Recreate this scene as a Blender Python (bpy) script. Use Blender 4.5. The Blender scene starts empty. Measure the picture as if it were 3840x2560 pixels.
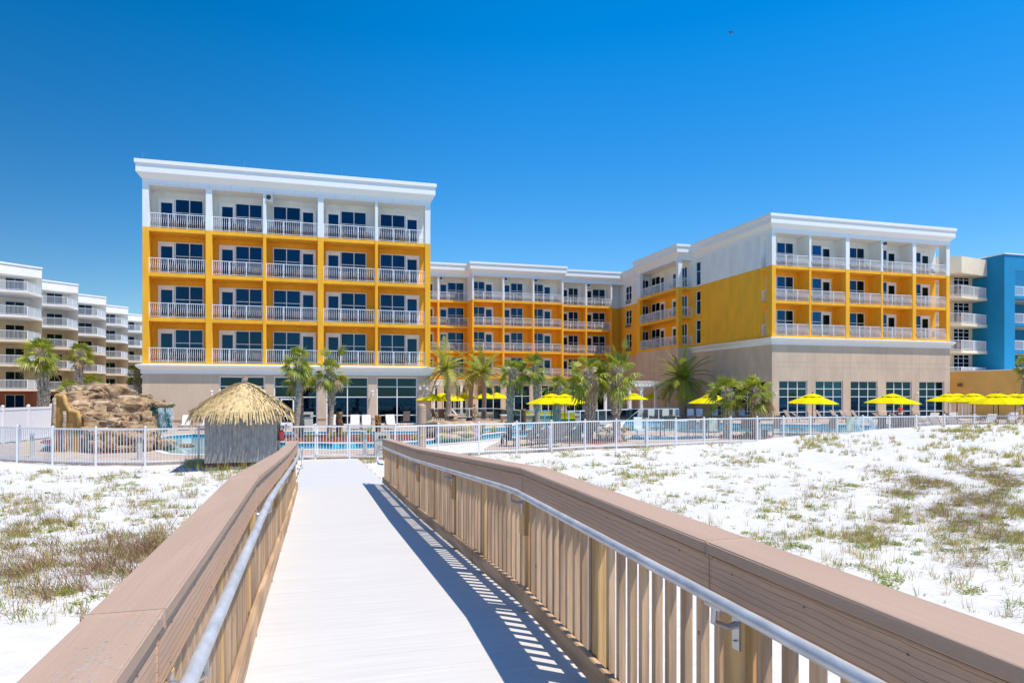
import bpy, math, random
import numpy as np
from mathutils import Vector, Matrix, noise
from mathutils.geometry import tessellate_polygon
random.seed(7)
R = math.radians; PI = math.pi
sc = bpy.context.scene
COL = sc.collection
TH = R(16.0); CT = math.cos(TH); ST = math.sin(TH)
FL = 2560.0; HY = 1478.0; EZ = 1.7; DK = -.95      # focal length, horizon row, eye height, pool deck level
# ---------- survey helpers: bearing + distance -> ground position in metres ----------
def W(px, zc):
    xc = (px-1920)/FL*zc
    return (xc*CT+zc*ST, -xc*ST+zc*CT)
def GD(px, py, z=DK): return W(px, FL*(EZ-z)/(py-HY))
def XP(px, Y):
    r = (px-1920)/FL
    return Y*(ST+r*CT)/(CT-r*ST)
def YP(px, X):
    r = (px-1920)/FL
    return X*(CT-r*ST)/(ST+r*CT)
def ZC(X, Y): return X*ST+Y*CT
def ZP(py, X, Y): return EZ+(HY-py)*ZC(X, Y)/FL
# ---------- node materials ----------
def mat(name, col, rough=.6, metal=0, var=.12, vs=6, bump=0, bs=40, spec=.5, stretch=(1, 1, 1), col2=None, coord='Object', emit=None, trans=0, alpha=1):
    m = bpy.data.materials.new(name); m.use_nodes = True
    nt = m.node_tree; N = nt.nodes; L = nt.links
    b = N['Principled BSDF']
    b.inputs['Roughness'].default_value = rough; b.inputs['Metallic'].default_value = metal
    b.inputs['Specular IOR Level'].default_value = spec
    if trans: b.inputs['Transmission Weight'].default_value = trans
    if alpha < 1: b.inputs['Alpha'].default_value = alpha
    tc = N.new('ShaderNodeTexCoord'); mp = N.new('ShaderNodeMapping'); mp.inputs['Scale'].default_value = stretch
    L.new(tc.outputs[coord], mp.inputs[0])
    nz = N.new('ShaderNodeTexNoise'); nz.inputs['Scale'].default_value = vs; nz.inputs['Detail'].default_value = 5; nz.inputs['Roughness'].default_value = .6
    L.new(mp.outputs[0], nz.inputs['Vector'])
    rp = N.new('ShaderNodeValToRGB')
    c2 = col2 if col2 else tuple(max(0, c*(1-var*1.6)) for c in col)
    c1 = col if col2 else tuple(min(1, c*(1+var*.6)) for c in col)
    rp.color_ramp.elements[0].position = .32; rp.color_ramp.elements[1].position = .68
    rp.color_ramp.elements[0].color = (*c2, 1); rp.color_ramp.elements[1].color = (*c1, 1)
    L.new(nz.outputs['Fac'], rp.inputs[0]); L.new(rp.outputs[0], b.inputs['Base Color'])
    if bump:
        n2 = N.new('ShaderNodeTexNoise'); n2.inputs['Scale'].default_value = bs; n2.inputs['Detail'].default_value = 4
        L.new(mp.outputs[0], n2.inputs['Vector'])
        bp = N.new('ShaderNodeBump'); bp.inputs['Strength'].default_value = bump; bp.inputs['Distance'].default_value = .02
        L.new(n2.outputs['Fac'], bp.inputs['Height']); L.new(bp.outputs[0], b.inputs['Normal'])
    return m
def hx(h, k=1.0):
    c = [int(h[i:i+2], 16)/255 for i in (0, 2, 4)]
    return tuple((((x+.055)/1.055)**2.4 if x > .04 else x/12.92)*k for x in c)
M = {}
M['white'] = mat('white_stucco', (.81, .845, .83), .75, var=.07, vs=.9, stretch=(1, 1, .3), bump=.15, bs=30)
M['orange'] = mat('orange_stucco', (.97, .47, .022), .8, var=.09, vs=.9, stretch=(1, 1, .35), bump=.15, bs=30)
M['beige'] = mat('beige_stucco', (.64, .49, .355), .85, var=.09, vs=.8, stretch=(1, 1, .4), bump=.2, bs=25)
M['trim'] = mat('white_trim', (.86, .86, .84), .5, var=.02)
M['paint'] = mat('white_paint', (.82, .84, .86), .35, var=.02)
M['joint'] = mat('stucco_joint', (.42, .36, .31), .9, var=.02)
M['dark'] = mat('unlit_room_shade', (.002, .014, .036), .9, var=.3, vs=.7)  # near-black navy: the shade of unlit rooms put into a colour
def curtain_mat():
    m = mat('teal_curtain', (.01, .13, .20), .9, var=.25, vs=3, stretch=(6, 6, .1)); return m
M['curtain'] = curtain_mat()
def glass(name, tint, refl):
    m = bpy.data.materials.new(name); m.use_nodes = True
    nt = m.node_tree; N = nt.nodes; L = nt.links; N.clear()
    o = N.new('ShaderNodeOutputMaterial'); mx = N.new('ShaderNodeMixShader')
    t = N.new('ShaderNodeBsdfTransparent'); t.inputs[0].default_value = (*tint, 1)
    g = N.new('ShaderNodeBsdfGlossy'); g.inputs['Roughness'].default_value = .02; g.inputs[0].default_value = (.22, .50, .70, 1)
    f = N.new('ShaderNodeFresnel'); f.inputs[0].default_value = 1.5
    ma = N.new('ShaderNodeMath'); ma.operation = 'MULTIPLY_ADD'; ma.inputs[1].default_value = .9; ma.inputs[2].default_value = refl
    nz = N.new('ShaderNodeTexNoise'); nz.inputs['Scale'].default_value = .9
    tc = N.new('ShaderNodeTexCoord'); L.new(tc.outputs['Object'], nz.inputs[0])
    bp = N.new('ShaderNodeBump'); bp.inputs['Strength'].default_value = .04; L.new(nz.outputs[0], bp.inputs['Height']); L.new(bp.outputs[0], g.inputs['Normal'])
    L.new(f.outputs[0], ma.inputs[0]); L.new(ma.outputs[0], mx.inputs[0]); L.new(t.outputs[0], mx.inputs[1]); L.new(g.outputs[0], mx.inputs[2]); L.new(mx.outputs[0], o.inputs[0])
    return m
M['glass'] = glass('window_glass', (.30, .62, .78), .02)
M['clear'] = glass('clear_glass', (.80, .86, .86), .03)
M['sling'] = mat('pale_sling', (.80, .74, .72), .8, var=.1, vs=30, stretch=(.2, .2, 3))
M['slingd'] = mat('taupe_sling', (.22, .17, .145), .8, var=.25, vs=22, stretch=(.2, .2, 4))
M['bronze'] = mat('bronze_frame', (.035, .028, .024), .45, metal=.2, var=.1)
M['pole'] = mat('black_pole', (.012, .012, .014), .4, var=.1)
M['canopy'] = mat('yellow_canvas', (.70, .585, .002), .95, var=.08, vs=3, bump=.1, bs=60, spec=.08)
M['steel'] = mat('galvanised_steel', (.62, .63, .64), .45, metal=.35, var=.18, vs=18, bump=.05, bs=60, stretch=(1, .3, 1))
M['steelm'] = mat('brushed_steel', (.50, .52, .54), .35, metal=.8, var=.1)
M['sand'] = mat('white_sand', (.63, .612, .59), .95, var=.07, vs=2.5, bump=.9, bs=7)
M['ground'] = mat('far_ground', (.5, .47, .42), .95, var=.1, vs=.2)
M['mulch'] = mat('red_mulch', (.36, .10, .06), .95, var=.5, vs=9, bump=1, bs=14, col2=(.10, .02, .015))
M['coping'] = mat('white_coping', (.72, .69, .64), .8, var=.04, vs=2)
M['boot'] = mat('palm_boot', (.62, .50, .38), .9, var=.4, vs=6, bump=.5, bs=20)
M['trunk'] = mat('palm_trunk', (.50, .38, .28), .9, var=.4, vs=4, bump=.8, bs=12, stretch=(1, 1, 5))
def leafmat(name, c, c2, tr=.25):
    m = mat(name, c, .45, var=.2, vs=2.0, col2=c2, spec=.4)
    nt = m.node_tree; N = nt.nodes; L = nt.links
    t = N.new('ShaderNodeBsdfTranslucent'); t.inputs[0].default_value = (c[0]*1.8, c[1]*1.8, c[2]*1.2, 1)
    mx = N.new('ShaderNodeMixShader'); mx.inputs[0].default_value = tr
    o = N['Material Output']; L.new(N['Principled BSDF'].outputs[0], mx.inputs[1]); L.new(t.outputs[0], mx.inputs[2]); L.new(mx.outputs[0], o.inputs[0])
    return m
M['leaf'] = leafmat('palm_leaf', (.33, .35, .045), (.09, .15, .015))
M['leaf2'] = leafmat('palm_leaf_yellow', (.50, .46, .08), (.26, .30, .04))
M['leafd'] = leafmat('palm_leaf_dry', (.42, .31, .19), (.24, .16, .08))
M['grass1'] = leafmat('grass_green', (.30, .36, .05), (.15, .20, .03))
M['grass2'] = leafmat('grass_straw', (.58, .44, .14), (.34, .26, .07))
M['grass3'] = leafmat('grass_brown', (.26, .15, .08), (.13, .08, .05), .1)
def woodmat(name, c, c2, st, vs=3, lines=0, drift=None):
    m = mat(name, c, .75, var=.2, vs=vs, col2=c2, stretch=st, bump=.25, bs=vs*6)
    nt = m.node_tree; N = nt.nodes; L = nt.links; b = N['Principled BSDF']
    rp = [n for n in N if n.type == 'VALTORGB'][0]; mp = [n for n in N if n.type == 'MAPPING'][0]
    # slow hue drift from board to board
    tc = [n for n in N if n.type == 'TEX_COORD'][0]
    n3 = N.new('ShaderNodeTexNoise'); n3.inputs['Scale'].default_value = 7.3; n3.inputs['Detail'].default_value = 1
    m3 = N.new('ShaderNodeMapping'); m3.inputs['Scale'].default_value = tuple(1 if s > 3 else .12 for s in st)
    L.new(tc.outputs['Object'], m3.inputs[0]); L.new(m3.outputs[0], n3.inputs['Vector'])
    mx = N.new('ShaderNodeMix'); mx.data_type = 'RGBA'; mx.blend_type = 'MULTIPLY'; mx.inputs[0].default_value = .9
    r2 = N.new('ShaderNodeValToRGB'); r2.color_ramp.elements[0].position = .42; r2.color_ramp.elements[1].position = .58
    r2.color_ramp.elements[0].color = (.62, .60, .60, 1) if not (lines or drift) else (.94, .94, .94, 1); r2.color_ramp.elements[1].color = (1, 1, 1, 1)
    L.new(n3.outputs[0], r2.inputs[0]); L.new(rp.outputs[0], mx.inputs[6]); L.new(r2.outputs[0], mx.inputs[7])
    out = mx.outputs[2]
    if lines:
        wv = N.new('ShaderNodeTexWave'); wv.wave_type = 'BANDS'; wv.bands_direction = 'Z'; wv.inputs['Scale'].default_value = lines
        wv.inputs['Distortion'].default_value = 2.2; wv.inputs['Detail'].default_value = 2; wv.inputs['Detail Scale'].default_value = 1.2
        m4 = N.new('ShaderNodeMapping'); m4.inputs['Scale'].default_value = (1, .35, 1)
        L.new(tc.outputs['Object'], m4.inputs[0]); L.new(m4.outputs[0], wv.inputs[0])
        r4 = N.new('ShaderNodeValToRGB'); r4.color_ramp.elements[0].position = .012; r4.color_ramp.elements[1].position = .06
        r4.color_ramp.elements[0].color = (.62, .55, .50, 1); r4.color_ramp.elements[1].color = (1, 1, 1, 1)
        L.new(wv.outputs[0], r4.inputs[0])
        m5 = N.new('ShaderNodeMix'); m5.data_type = 'RGBA'; m5.blend_type = 'MULTIPLY'; m5.inputs[0].default_value = 1
        L.new(out, m5.inputs[6]); L.new(r4.outputs[0], m5.inputs[7]); out = m5.outputs[2]
    L.new(out, b.inputs['Base Color'])
    return m
M['pine'] = woodmat('weathered_pine', (.72, .49, .30), (.48, .315, .19), (22, 22, .9), 1.6)
M['pinel'] = woodmat('pine_board_long', (.68, .45, .26), (.46, .30, .17), (22, .9, 22), 1.6)
M['post'] = woodmat('fresh_pine_post', (.74, .47, .20), (.50, .30, .12), (18, 18, .8), 1.6)
M['cap'] = woodmat('composite_cap', (.47, .325, .235), (.43, .295, .21), (60, .9, 60), 2.5, drift=.95)
# the cap's surface dust
M['fascia'] = woodmat('composite_fascia', (.60, .395, .265), (.53, .34, .225), (30, .9, 30), 2, lines=13)
M['deck'] = mat('pale_deck_board', (.61, .592, .565), .6, var=.08, vs=2.2, stretch=(.5, 26, 1), bump=.15, bs=8)
# ---------- object helpers ----------
ORG = {}
def link(o): COL.objects.link(o); return o
def setp(o, label=None, cat=None, group=None, kind=None):
    for k, v in (('label', label), ('category', cat), ('group', group), ('kind', kind)):
        if v: o[k] = v
    return o
def thing(name, loc, label, cat, group=None, rz=0):
    o = bpy.data.objects.new(name, None); link(o); o.empty_display_size = .3
    o.location = loc; o.rotation_euler = (0, 0, rz); ORG[o] = Vector(loc)
    return setp(o, label, cat, group)
def kids(o): return [c for c in KIDS.get(o, [])]
KIDS = {}
def copy_tree(o, parent=None):
    c = o.copy(); link(c); c.parent = parent
    if parent is not None: KIDS.setdefault(parent, []).append(c)
    for ch in kids(o): copy_tree(ch, c)
    return c
IDF = (0, 0, 1, 0, 0, 1)
class MB:
    def __init__(s): s.v = []; s.f = []; s.m = []
    def add(s, vs, fs, mi=0):
        n = len(s.v); s.v += [tuple(p) for p in vs]; s.f += [tuple(i+n for i in f) for f in fs]; s.m += [mi]*len(fs)
    def box(s, a0, a1, b0, b1, z0, z1, mi=0, fr=IDF):
        ox, oy, ux, uy, vx, vy = fr
        P = [(ox+a*ux+b*vx, oy+a*uy+b*vy, z) for z in (z0, z1) for a, b in ((a0, b0), (a1, b0), (a1, b1), (a0, b1))]
        fs = [(0, 3, 2, 1), (4, 5, 6, 7), (0, 1, 5, 4), (1, 2, 6, 5), (2, 3, 7, 6), (3, 0, 4, 7)]
        if ux*vy-uy*vx < 0: fs = [f[::-1] for f in fs]
        s.add(P, fs, mi); return s
    def prism(s, poly, z0, z1, mi=0):
        n = len(poly); A = sum(poly[i][0]*poly[(i+1) % n][1]-poly[(i+1) % n][0]*poly[i][1] for i in range(n))
        if A < 0: poly = poly[::-1]
        P = [(x, y, z0) for x, y in poly]+[(x, y, z1) for x, y in poly]
        s.add(P, [tuple(range(n))[::-1], tuple(range(n, 2*n))]+[(i, (i+1) % n, n+(i+1) % n, n+i) for i in range(n)], mi); return s
    def tube(s, path, r, n=8, mi=0, cap=True):
        path = [Vector(p) for p in path]; k = len(path); rr = r if isinstance(r, (list, tuple)) else [r]*k
        rings = []; up = None
        for i, p in enumerate(path):
            d = (path[min(i+1, k-1)]-path[max(i-1, 0)]).normalized()
            if up is None: up = Vector((0, 0, 1)) if abs(d.z) < .9 else Vector((1, 0, 0))
            a = d.cross(up).normalized(); b = a.cross(d).normalized(); up = b
            rings.append([p+(a*math.cos(2*PI*j/n)+b*math.sin(2*PI*j/n))*rr[i] for j in range(n)])
        P = [q for rg in rings for q in rg]
        fs = [(i*n+j, i*n+(j+1) % n, (i+1)*n+(j+1) % n, (i+1)*n+j) for i in range(k-1) for j in range(n)]
        if cap: fs += [tuple(range(n))[::-1], tuple((k-1)*n+j for j in range(n))]
        s.add(P, fs, mi); return s
    def lathe(s, prof, c=(0, 0, 0), n=16, mi=0):
        P = [(c[0]+r*math.cos(2*PI*j/n), c[1]+r*math.sin(2*PI*j/n), c[2]+z) for r, z in prof for j in range(n)]
        k = len(prof)
        s.add(P, [(i*n+j, i*n+(j+1) % n, (i+1)*n+(j+1) % n, (i+1)*n+j) for i in range(k-1) for j in range(n)]+[tuple(range(n))[::-1], tuple((k-1)*n+j for j in range(n))], mi); return s
    def bar(s, p, q, w, h, mi=0):
        p = Vector(p); q = Vector(q); d = (q-p).normalized(); up = Vector((0, 0, 1)) if abs(d.z) < .95 else Vector((0, 1, 0))
        a = d.cross(up).normalized()*w/2; b = a.cross(d).normalized()*h/2
        P = [x+i*a+j*b for x in (p, q) for i, j in ((-1, -1), (1, -1), (1, 1), (-1, 1))]
        s.add(P, [(0, 3, 2, 1), (4, 5, 6, 7), (0, 1, 5, 4), (1, 2, 6, 5), (2, 3, 7, 6), (3, 0, 4, 7)], mi); return s
    def build(s, name, mats, parent=None, smooth=False, local=False, bevel=0):
        me = bpy.data.meshes.new(name)
        org = Vector((0, 0, 0)) if (parent is None or local) else ORG[parent]
        me.from_pydata([(p[0]-org.x, p[1]-org.y, p[2]-org.z) for p in s.v], [], s.f)
        if not isinstance(mats, (list, tuple)): mats = [mats]
        for m in mats: me.materials.append(m)
        if len(mats) > 1: me.polygons.foreach_set('material_index', s.m)
        if smooth: me.polygons.foreach_set('use_smooth', [True]*len(me.polygons))
        me.update()
        o = bpy.data.objects.new(name, me); link(o)
        if parent is not None:
            o.parent = parent; ORG[o] = ORG[parent]; KIDS.setdefault(parent, []).append(o)
        else: ORG[o] = Vector((0, 0, 0))
        if bevel:
            b = o.modifiers.new('b', 'BEVEL'); b.width = bevel; b.segments = 2; b.limit_method = 'ANGLE'
        return o
def offset(poly, d):
    n = len(poly); out = []
    A = sum(poly[i][0]*poly[(i+1) % n][1]-poly[(i+1) % n][0]*poly[i][1] for i in range(n)); sg = 1 if A > 0 else -1
    for i in range(n):
        p0 = Vector(poly[i-1]); p = Vector(poly[i]); p1 = Vector(poly[(i+1) % n])
        a = (p-p0).normalized(); b = (p1-p).normalized()
        na = Vector((a.y, -a.x))*sg; nb = Vector((b.y, -b.x))*sg
        h = na+nb
        if h.length < 1e-6: h = na
        h.normalize(); c = max(.4, h.dot(na))
        out.append(tuple(p+h*d/c))
    return out
def loft(mb, poly, prof, mi=0, cap=True):
    n = len(poly); P = []
    for off, z in prof: P += [(x, y, z) for x, y in offset(poly, off)]
    fs = [(i*n+j, i*n+(j+1) % n, (i+1)*n+(j+1) % n, (i+1)*n+j) for i in range(len(prof)-1) for j in range(n)]
    mb.add(P, fs, mi)
    if cap:
        k = (len(prof)-1)*n
        for t in tessellate_polygon([[Vector((P[k+j][0], P[k+j][1], 0)) for j in range(n)]]):
            mb.add([P[k+i] for i in t], [(0, 1, 2)], mi)
        for t in tessellate_polygon([[Vector((P[j][0], P[j][1], 0)) for j in range(n)]]):
            mb.add([P[i] for i in t], [(0, 1, 2)], mi)
ORD = ['first', 'second', 'third', 'fourth', 'fifth', 'sixth', 'seventh', 'eighth', 'ninth', 'tenth', 'eleventh', 'twelfth', 'thirteenth', 'fourteenth', 'fifteenth', 'sixteenth']
# ---------- camera, light, sky ----------
cam = bpy.data.cameras.new('camera'); co = bpy.data.objects.new('camera', cam); link(co)
co.location = (0, 0, EZ); co.rotation_euler = (R(90), 0, -TH)
cam.lens = 24; cam.sensor_width = 36; cam.shift_y = (HY-1280)/3840; cam.clip_start = .05; cam.clip_end = 5000
sc.camera = co
SV = Vector((.345, -.30, 1)).normalized()
sun = bpy.data.lights.new('sun', 'SUN'); sun.energy = 3.3; sun.angle = R(.5); sun.color = (1, .92, .81)
so = bpy.data.objects.new('sun', sun); link(so); so.rotation_euler = SV.to_track_quat('Z', 'Y').to_euler(); so.location = (0, 0, 60)
w = bpy.data.worlds.new('World'); sc.world = w; w.use_nodes = True
N = w.node_tree.nodes; L = w.node_tree.links; bg = N['Background']
sky = N.new('ShaderNodeTexSky'); sky.sky_type = 'NISHITA'; sky.sun_disc = False
sky.sun_elevation = math.asin(SV.z); sky.sun_rotation = math.atan2(SV.x, SV.y)
sky.air_density = 1.0; sky.dust_density = .1; sky.ozone_density = 3.0
hs = N.new('ShaderNodeHueSaturation'); hs.inputs['Saturation'].default_value = 1.46
L.new(sky.outputs[0], hs.inputs['Color'])
# clear-air brightness distribution: deeper toward the polarised band in the north-west, a little deeper near the horizon
tc = N.new('ShaderNodeTexCoord'); nv = N.new('ShaderNodeVectorMath'); nv.operation = 'NORMALIZE'; L.new(tc.outputs['Generated'], nv.inputs[0])
dt = N.new('ShaderNodeVectorMath'); dt.operation = 'DOT_PRODUCT'; dt.inputs[1].default_value = (-.83, .48, .28); L.new(nv.outputs[0], dt.inputs[0])
m1 = N.new('ShaderNodeMapRange'); m1.interpolation_type = 'SMOOTHSTEP'
for k_, v_ in (('From Min', .25), ('From Max', 1.0), ('To Min', 1.0), ('To Max', .58)): m1.inputs[k_].default_value = v_
L.new(dt.outputs['Value'], m1.inputs['Value'])
sx = N.new('ShaderNodeSeparateXYZ'); L.new(nv.outputs[0], sx.inputs[0])
m2 = N.new('ShaderNodeMapRange')
for k_, v_ in (('From Min', .05), ('From Max', .42), ('To Min', .74), ('To Max', .97)): m2.inputs[k_].default_value = v_
L.new(sx.outputs['Z'], m2.inputs['Value'])
mm = N.new('ShaderNodeMath'); mm.operation = 'MULTIPLY'; L.new(m1.outputs[0], mm.inputs[0]); L.new(m2.outputs[0], mm.inputs[1])
vs_ = N.new('ShaderNodeVectorMath'); vs_.operation = 'SCALE'; L.new(hs.outputs[0], vs_.inputs[0]); L.new(mm.outputs[0], vs_.inputs['Scale']); L.new(vs_.outputs[0], bg.inputs[0])
bg.inputs[1].default_value = .125
sc.view_settings.view_transform = 'Standard'; sc.view_settings.look = 'None'; sc.view_settings.exposure = .75; sc.view_settings.gamma = 1
# ================= the hotel =================
F1, F2, F3, F4 = 4.2, 7.72, 11.23, 14.75; OT = 18.05
D = 59.0
HX0, HX1 = XP(533, D), XP(1614, D)
RX0, RX1 = XP(2894.6, D), XP(3562, D)
hotel = thing('hotel_building', (27, 77, DK), 'U-shaped beach hotel with orange, white and beige stucco and white balcony railings', 'hotel')
def railing(fr, u0, u1, v, z0, h=1.17, name='balcony_railing', parent=hotel, posts=2, belly=.14, sp=.15):
    mb = MB()
    mb.box(u0, u1, v-.03, v+.03, z0+h-.05, z0+h, 0, fr); mb.box(u0, u1, v-.02, v+.02, z0+.07, z0+.11, 0, fr)
    n = max(2, int((u1-u0)/sp)); prof = [(0, .08), (-.02, .18), (-1, .38), (-.55, .62), (0, .82), (0, h-.05)]
    pp = [u0+.03, u1-.03]+[u0+(u1-u0)*(i+1)/(posts+1) for i in range(posts)]
    for p in pp: mb.box(p-.03, p+.03, v-.031, v+.031, z0, z0+h-.01, 0, fr)
    ox, oy, ux, uy, vx, vy = fr; t = .012
    for i in range(1, n):
        a = u0+(u1-u0)*i/n; P = []
        for o, z in prof:
            b = v+o*belly
            P += [(ox+(a+da)*ux+(b+db)*vx, oy+(a+da)*uy+(b+db)*vy, z0+z) for da, db in ((-t, -t), (t, -t), (t, t), (-t, t))]
        mb.add(P, [(k*4+j, k*4+(j+1) % 4, k*4+4+(j+1) % 4, k*4+4+j) for k in range(len(prof)-1) for j in range(4)])
    return mb.build(name, M['paint'], parent)
def glazing(fr, u0, u1, v, z0, z1, us, zs, name='window', parent=hotel, curt=None, fw=.07, door=None, out=.12):
    """framed glazing standing 'out' in front of plane v; us/zs: mullion positions"""
    mb = MB(); v0 = v-out
    mb.box(u0, u0+fw, v0, v, z0, z1, 0, fr); mb.box(u1-fw, u1, v0, v, z0, z1, 0, fr)
    mb.box(u0+fw, u1-fw, v0, v, z1-fw, z1, 0, fr); mb.box(u0+fw, u1-fw, v0, v, z0, z0+fw*.8, 0, fr)
    for u in us: mb.box(u-fw*.45, u+fw*.45, v0+.004, v, z0+fw*.8, z1-fw, 0, fr)
    xs = [u0+fw]+list(us)+[u1-fw]
    d0, d1 = door if door else (None, None)
    for z in zs:
        for a, b in zip(xs[:-1], xs[1:]):
            if door and a >= d0-.1 and b <= d1+.1: continue
            mb.box(a, b, v0+.008, v, z-fw*.4, z+fw*.4, 0, fr)
    o = mb.build(name, M['trim'], parent)
    if door:      # stile and rail door leaf
        dm = MB(); s = .16; y0, y1 = v0+.02, v-.04
        dm.box(d0, d0+s, y0, y1, z0+.06, z1-fw, 0, fr); dm.box(d1-s, d1, y0, y1, z0+.06, z1-fw, 0, fr)
        dm.box(d0+s, d1-s, y0, y1, z1-fw-.3, z1-fw, 0, fr); dm.box(d0+s, d1-s, y0, y1, z0+.06, z0+.3, 0, fr)
        hs_ = (d1-.08) if abs(d0-u0) < .2 else (d0+.08)
        dd = dm.build('door', M['trim'], o)
        hm = MB(); hm.box(hs_-.02, hs_+.02, y0-.05, y0, z0+1.05, z0+1.25, 0, fr); hm.build('door_handle', M['pole'], o)
    g = MB(); g.box(u0+fw*.5, u1-fw*.5, v-.075, v-.07, z0+.02, z1-.02, 0, fr); g.build('glass', M['glass'], o)
    c = MB(); c.box(u0+.02, u1-.02, v-.012, v-.006, z0+.01, z1-.01, 1, fr)  # dark sheet behind the panes, room shade painted instead of a real interior
    ox, oy, ux, uy, vx, vy = fr
    for (a, b) in (curt or []):
        a = u0+fw+(u1-u0-2*fw)*a; b = u0+fw+(u1-u0-2*fw)*b; n = max(4, int((b-a)/.07)); P = []
        for i in range(n+1):
            u = a+(b-a)*i/n; w_ = v-.04+(.018 if i % 2 else -.018)+.006*math.sin(i*1.7)
            P += [(ox+u*ux+w_*vx, oy+u*uy+w_*vy, z) for z in (z0+.05, z1-.05)]
        c.add(P, [(2*i, 2*i+2, 2*i+3, 2*i+1) for i in range(n)], 0)
    c.build('curtain', [M['curtain'], M['dark']], o)  # mesh also holds the painted dark sheet, alone where no curtain hangs
    return o
def wall_open(mb, fr, u0, u1, v0, t, z0, z1, ops, mi=0):
    u = u0
    for a, b, za, zb in sorted(ops):
        mb.box(u, a, v0, v0+t, z0, z1, mi, fr)
        if zb < z1: mb.box(a, b, v0, v0+t, zb, z1, mi, fr)
        if za > z0: mb.box(a, b, v0, v0+t, z0, za, mi, fr)
        u = b
    mb.box(u, u1, v0, v0+t, z0, z1, mi, fr)
rc = random.Random(3)
def rnd_curt():
    k = rc.random()
    if k < .3: return [(0, 1)]
    if k < .5: return [(0, .22), (.78, 1)]
    if k < .7: return [(0, .45)]
    if k < .9: return [(.5, 1)]
    return [(.3, .62)]
def unit(fr, u0, u1, v, z0, side, h=2.78):
    dw = 1.15 if (u1-u0) > 2.6 else .0
    if side == 'L':
        d = (u0+.07, u0+.07+dw); ws = d[1]+.09; us = [ws-.03, (ws+u1)/2]
    else:
        d = (u1-.07-dw, u1-.07); ws = d[0]-.09; us = [(u0+ws)/2, ws+.03]
    if dw == 0: us = [(u0+u1)/2]; d = None
    return glazing(fr, u0, u1, v, z0, z0+h, us, [z0+h-1.12], curt=rnd_curt(), door=d)
BALC = []     # every balcony: wing, floor, column, left, right, plane, frame
def facade(fr, piers, d, floors, units, wing, openR=False, openL=False, flood=(), pd=.55, sp=.15):
    om = MB()
    for i, (a, b) in enumerate(piers):
        end = (i == 0, i == len(piers)-1); c = (a+b)/2
        dd = .92 if ((end[0] and openL) or (end[1] and openR)) else pd
        wm = MB()
        for mb, z0, z1 in ((om, floors[0]-.15, F4), (wm, F4, OT)):
            mb.box(a, b, 0, dd, z0, z1, 0, fr)
            if not ((end[0] and openL) or (end[1] and openR)):
                mb.box(c-.11, c+.11, dd, d, z0, z1, 0, fr)
        if i in flood:
            wm.box(b-.05, b+.5, .06, 1.0, OT-.62, OT, 0, fr)
            fl = MB(); cx_, cy_ = fr[0]+(b+.2)*fr[2], fr[1]; fl.tube([(cx_, cy_+.1, OT-.28), (cx_, cy_-.02, OT-.3), (cx_, cy_-.14, OT-.32)], [.14, .17, .18], 12); fl.build('floodlight', M['bronze'], hotel)
        wm.build('white_pier', M['white'], hotel, bevel=.015)
    a0, b1 = piers[0][0], piers[-1][1]
    for k, z in enumerate(floors): om.box(a0+.03, b1-.03, .035, d, z-.3, z, 0, fr)
    om.build('orange_balcony_frame', M['orange'], hotel, bevel=.015)
    for i in range(len(piers)-1):
        u0, u1 = piers[i][1], piers[i+1][0]
        r = railing(fr, u0, u1, .12, floors[0], sp=sp)
        for z in floors[1:]: c = copy_tree(r, hotel); c.location.z += z-floors[0]
        for z in floors: BALC.append((wing, floors.index(z), i, u0, u1, fr, z))
        a, b, s = units[i]
        for z in floors: unit(fr, a, b, d, z, s)
# --- left tower ---
FA = (0, D, 1, 0, 0, 1); dep = 1.8
P_ = lambda a, b: (XP(a, D), XP(b, D))
U_ = lambda a, b, s, Y: (XP(a, Y), XP(b, Y), s)
lp = [P_(533, 557.4), P_(771, 795), P_(986, 998), P_(1191.5, 1213.5), P_(1406.7, 1417), P_(1594, 1614)]
facade(FA, lp, dep, [F1, F2, F3, F4], [U_(593, 764, 'L', D+dep), U_(822, 985, 'L', D+dep), U_(1024, 1185, 'R', D+dep), U_(1221, 1374, 'L', D+dep), U_(1424, 1572, 'R', D+dep)], 'left tower', openR=True, flood=(2,))
# --- right tower ---
rp_ = [P_(2894.6, 2909.5), P_(3035, 3042.8), P_(3172, 3186.7), P_(3305, 3312), P_(3422.6, 3436), P_(3549, 3562)]
ru = []
for i, (px, s) in enumerate(((2973, 'L'), (3115, 'R'), (3239, 'L'), (3358, 'R'), (3484, 'R'))):
    b = XP(px, D+dep); ru.append((max(b-3.6, rp_[i][1]+.12), b, s))
facade(FA, rp_, dep, [F2, F3, F4], ru, 'right tower', openR=True, openL=True, flood=(3,), sp=.105)
FS = (RX0, D+dep, 0, -1, 1, 0)      # faces -X, u runs towards the sea
r = railing(FS, .02, dep-.94, .12, F2, posts=0)
for z in (F3, F4): c = copy_tree(r, hotel); c.location.z += z-F2
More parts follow.
